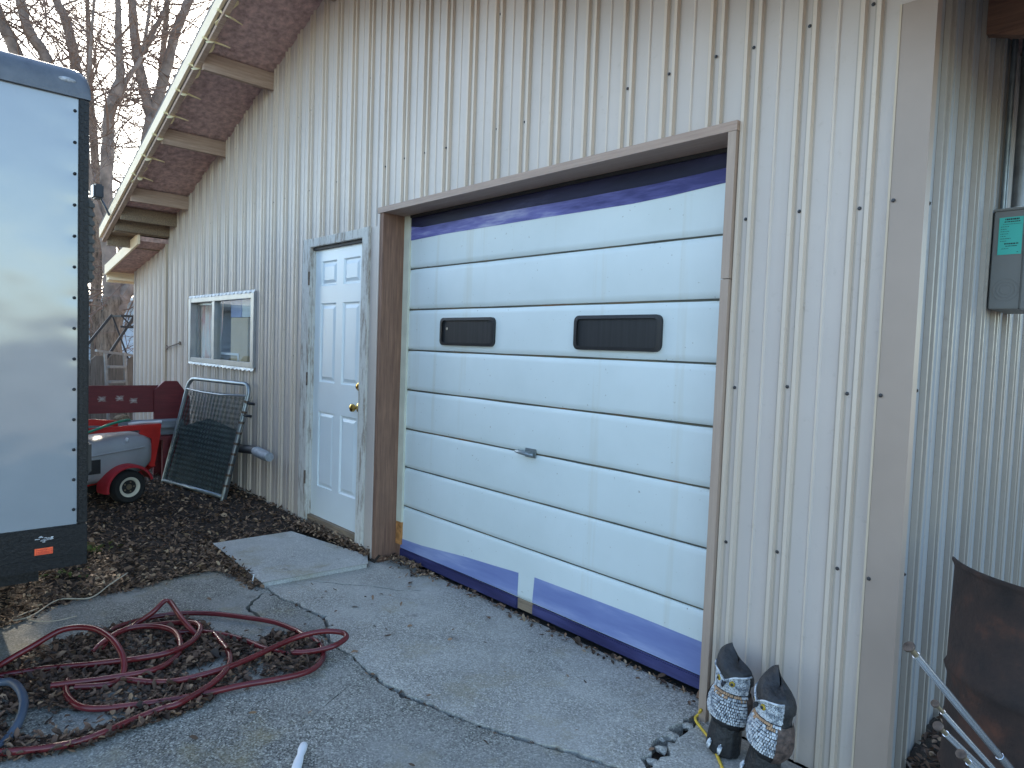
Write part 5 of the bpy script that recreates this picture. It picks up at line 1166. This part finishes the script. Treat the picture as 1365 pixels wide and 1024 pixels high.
# ================================================================== BEHIND: fence, frame, ladder, house, trees
fen = thing('board_fence', 'weathered dog-eared board fence standing beyond the bench', 'fence', (-10.6, -3.0, 0))
for k in range(29):
    y = k * 0.222; h = 1.14 + rng.uniform(-.03, .03); w_ = .214; b_ = MB(); b_.prism([(y, 0), (y + w_, 0), (y + w_, h - .055), (y + w_ - .055, h), (y + .055, h), (y, h - .055)], rng.uniform(-.006, .0), .022, 'x'); b_.build('plank', M['fence'], fen)
for z in (.25, .90):
    b_ = MB(); b_.box((-.05, 0, z), (-.007, 6.4, z + .09)); b_.build('rail', M['fence'], fen)
fx = thing('steel_trestle', 'black steel trestle rising behind the board fence', 'trestle', (-10.95, 0.27, 0))
for nm, p, q, w_ in (('leg', (0, .02, 1.72), (0, -.47, .86), .034), ('leg', (-.55, -.16, 1.72), (-.55, -.62, 1.05), .034), ('leg', (0.0, .02, 1.72), (0, .5, .0), .022), ('leg', (-.55, -.16, 1.72), (-.55, .42, .0), .022), ('cross_bar', (0, -.17, 1.70), (0, .75, 1.68), .03), ('cross_bar', (0, -.17, 1.54), (0, .75, 1.52), .03), ('brace', (0, -.15, 1.69), (0, -.02, 1.54), .018), ('brace', (0, -.02, 1.54), (0, .10, 1.69), .018), ('leg', (0, -.47, .86), (0, -.52, 0), .045), ('leg', (-.55, -.62, 1.05), (-.55, -.70, 0), .045), ('tie_bar', (0, .02, 1.70), (-.55, -.16, 1.70), .03)):
    b_ = MB(); b_.bar(p, q, w_, w_); b_.build(nm, M['steel_black'], fx)
ld = thing('step_ladder', 'old grey wooden step ladder leaning on the board fence', 'ladder', (-10.40, -0.22, 0), R(8))
for y in (0, .24):
    b_ = MB(); b_.bar((.22, y, 0), (.05, y, 1.18), .03, .045); b_.build('side_rail', M['ladder'], ld)
for i in range(5):
    z = .17 + i * .20; x = .22 - .17 * z / 1.18; b_ = MB(); b_.box((x - .02, .016, z), (x + .09, .224, z + .03)); b_.build('step', M['ladder'], ld)
b_ = MB(); b_.bar((.02, -.10, 1.20), (.02, .36, 1.14), .09, .03); b_.build('top_step', M['ladder'], ld)
hs_ = thing('neighbour_house', 'pale blue sided house with white roof beyond the fence', 'house', (-20, -6, 0))
for k in range(12):
    b_ = MB(); z = k * .19; b_.add([(0.0, 0, z + .19), (0, 16, z + .19), (.028, 16, z), (.028, 0, z), (-.05, 0, z), (-.05, 16, z), (-.05, 0, z + .19), (-.05, 16, z + .19)], [(0, 3, 2, 1), (3, 4, 5, 2), (4, 6, 7, 5), (0, 1, 7, 6)]); b_.build('siding_board', M['house'], hs_)
b_ = MB(); b_.box((-5, -.3, 2.32), (.35, 16.3, 2.42)); b_.prism([(.35, 2.421), (-2.6, 3.02), (-5, 2.421)], -.3, 16.3); b_.build('roof', M['house_roof'], hs_)
b_ = MB(); b_.box((.351, -.3, 2.24), (.45, 16.3, 2.335)); b_.build('gutter', M['house_trim'], hs_)

def twigs(mb, start, d, L_, rad, lvl, r):
    n = 4; p = Vector(start); d = Vector(d).normalized(); pts = [p.copy()]; dirs = []
    for i in range(n):
        d = (d + Vector((r.gauss(0, .20), r.gauss(0, .20), r.gauss(.04, .16)))).normalized(); p = p + d * L_ / n; pts.append(p.copy()); dirs.append(d.copy())
    mb.tube(pts, [rad * (1 - .16 * i) for i in range(n + 1)], 4 if lvl > 1 else 3, False)
    if lvl <= 0: return
    for k in range(r.randint(4, 6)):
        i = r.randint(1, n); dd = (dirs[i - 1] + Vector((r.gauss(0, .65), r.gauss(0, .65), r.gauss(.1, .55)))).normalized()
        twigs(mb, pts[i], dd, L_ * r.uniform(.40, .68), max(.0035, rad * .5), lvl - 1, r)
def tree(label, limbs, n_tw, seed, lvl=2, Ltw=(1.0, 2.0), rt=.022, fill=None):
    base = Vector(limbs[0][0][0]); base.z = -0.08; tr2 = thing('bare_tree', label, 'tree', base, 0, 'bare winter trees behind the garage'); r = random.Random(seed)
    for k, (pts, r0, r1) in enumerate(limbs):
        pts = [Vector(p) - base for p in pts]
        if k == 0: pts[0].z = 0
        c_ = catmull(pts, 6); n = len(c_); rad = [0.70 * (r0 + (r1 - r0) * i / (n - 1)) for i in range(n)]
        rad = [q * (1 + .07 * math.sin(i * 1.7 + k)) for i, q in enumerate(rad)]
        if k == 0: rad[0] *= 1.35; rad[1] *= 1.2
        mb = MB(); mb.tube(c_, rad, 14 if k == 0 else 10); mb.build('trunk' if k == 0 else 'limb', M['bark'] if k == 0 or r0 > .2 else M['limb'], tr2, smooth=True)
    mb = MB(); src = limbs[1:] if len(limbs) > 1 else limbs
    for k in range(n_tw):
        pts, r0, r1 = src[k % len(src)]; q = r.random(); i = min(len(pts) - 2, int(q * (len(pts) - 1))); f_ = q * (len(pts) - 1) - i
        p = Vector(pts[i]).lerp(Vector(pts[i + 1]), f_) - base; d = Vector((r.gauss(0, 1), r.gauss(0, 1), r.gauss(.35, .6)))
        twigs(mb, p, d, r.uniform(*Ltw), rt * r.uniform(.6, 1.25), lvl, r)
    tag(mb.build('twigs', M['twig'], tr2, fix=False), kind='stuff')
A0 = (-12.718, 0.361, 0)
tree('big bare tree with thick rough trunk right behind the lean-to', [
    ([A0, (-12.718, 0.361, 0.6), (-12.719, 0.357, 1.125), (-12.715, 0.376, 1.624), (-12.711, 0.394, 2.05)], .235, .225),
    ([(-12.711, 0.394, 1.75), (-12.716, 0.36, 2.2), (-12.723, 0.339, 2.611), (-12.737, 0.272, 3.484), (-12.732, 0.297, 4.579), (-12.726, 0.325, 5.151), (-12.698, 0.456, 5.638), (-12.703, 0.432, 6.16), (-12.706, 0.418, 6.86), (-12.722, 0.342, 7.545), (-12.7, .3, 9.0)], .20, .03),
    ([(-12.711, 0.40, 1.70), (-12.69, 0.50, 2.0), (-12.665, 0.604, 2.201), (-12.614, 0.816, 2.596), (-12.529, 1.138, 3.072), (-12.441, 1.441, 3.746), (-12.403, 1.565, 4.659), (-12.3, 1.7, 6.5)], .19, .05),
    ([(-12.711, 0.394, 1.9), (-12.979, 0.573, 2.6), (-13.146, 0.743, 3.333), (-13.107, 0.902, 4.258), (-13.076, 1.027, 5.283)], .19, .14),
    ([(-13.076, 1.027, 5.20), (-13.102, 0.924, 5.631), (-13.127, 0.822, 6.127), (-13.141, 0.764, 6.59), (-13.149, 0.727, 7.129), (-13.16, 0.679, 7.858), (-13.2, .6, 9.2)], .135, .08),
    ([(-13.076, 1.027, 5.20), (-13.05, 1.125, 5.598), (-13.015, 1.255, 6.154), (-12.982, 1.373, 6.748), (-12.924, 1.571, 7.365), (-12.845, 1.825, 8.21), (-12.8, 2.1, 9.3)], .14, .08),
    ([(-13.103, 0.90, 6.30), (-13.07, 1.049, 6.716), (-13.036, 1.18, 7.004), (-13.003, 1.298, 7.546), (-12.95, 1.4, 8.6)], .07, .04),
    ([(-12.726, 0.325, 4.95), (-12.698, 0.457, 5.40), (-12.668, 0.591, 5.706), (-12.626, 0.767, 6.114), (-12.6, .9, 7.2)], .075, .035),
    ([(-12.73, 0.30, 3.0), (-12.6, 0.05, 3.7), (-12.5, -.05, 4.6), (-12.45, -.02, 5.6), (-12.4, .05, 7.0)], .075, .025),
], 120, 31, 2, (.9, 2.0), .016)
tree('bare tree with forking limbs above the trailer roof', [
    ([(-14.813, 0.031, 0), (-14.814, 0.026, 2.032), (-14.816, 0.012, 3.406), (-14.82, -0.014, 4.55)], .34, .22),
    ([(-14.82, -0.014, 4.40), (-14.885, -0.478, 5.722), (-14.912, -0.712, 6.399), (-14.932, -0.899, 6.839), (-14.95, -1.101, 7.575), (-15, -1.5, 9)], .19, .08),
    ([(-14.82, -0.014, 4.40), (-14.838, -0.128, 5.81), (-14.858, -0.272, 6.395), (-14.888, -0.5, 6.746), (-14.904, -0.638, 7.36), (-14.916, -0.742, 7.96), (-14.95, -.9, 9.2)], .17, .08),
    ([(-14.82, -0.014, 4.40), (-14.779, 0.233, 5.627), (-14.788, 0.185, 6.399), (-14.81, 0.047, 7.069), (-14.833, -0.098, 7.408), (-14.857, -0.263, 8.006), (-14.9, -.5, 9.2)], .15, .08),
], 72, 32, 2, (1.0, 2.2), .018)
tree('slim far bare tree standing behind the big one', [
    ([(-19.626, 1.521, 0), (-19.634, 1.479, 2.287), (-19.63, 1.502, 4.166), (-19.643, 1.43, 6.01), (-19.662, 1.331, 7.453), (-19.669, 1.294, 8.892), (-19.686, 1.197, 11)], .22, .05)], 70, 33, 2, (1.6, 3.2), .022)
tree('far bare tree showing just left of the roof edge', [
    ([(-21.149, 3.73, 0), (-21.173, 3.646, 4.665), (-21.209, 3.515, 6.781), (-21.249, 3.37, 8.648), (-21.219, 3.48, 10.551), (-21.183, 3.61, 12.5)], .24, .06)], 70, 34, 2, (1.8, 3.4), .022)
# drop cables of the power line crossing the sky
b_ = MB()
for dz in (0, .35): b_.tube([(-16 + 0, -2.4 + dz * 1.6, 4.3 + dz), (-15.2, .8 + dz * 1.2, 9.2 + dz), (-14.5, 4, 14)], .012, 4)
tag(b_.build('power_line', M['black_plastic']), 'pair of thin dark overhead wires crossing the bare branches', 'cable')
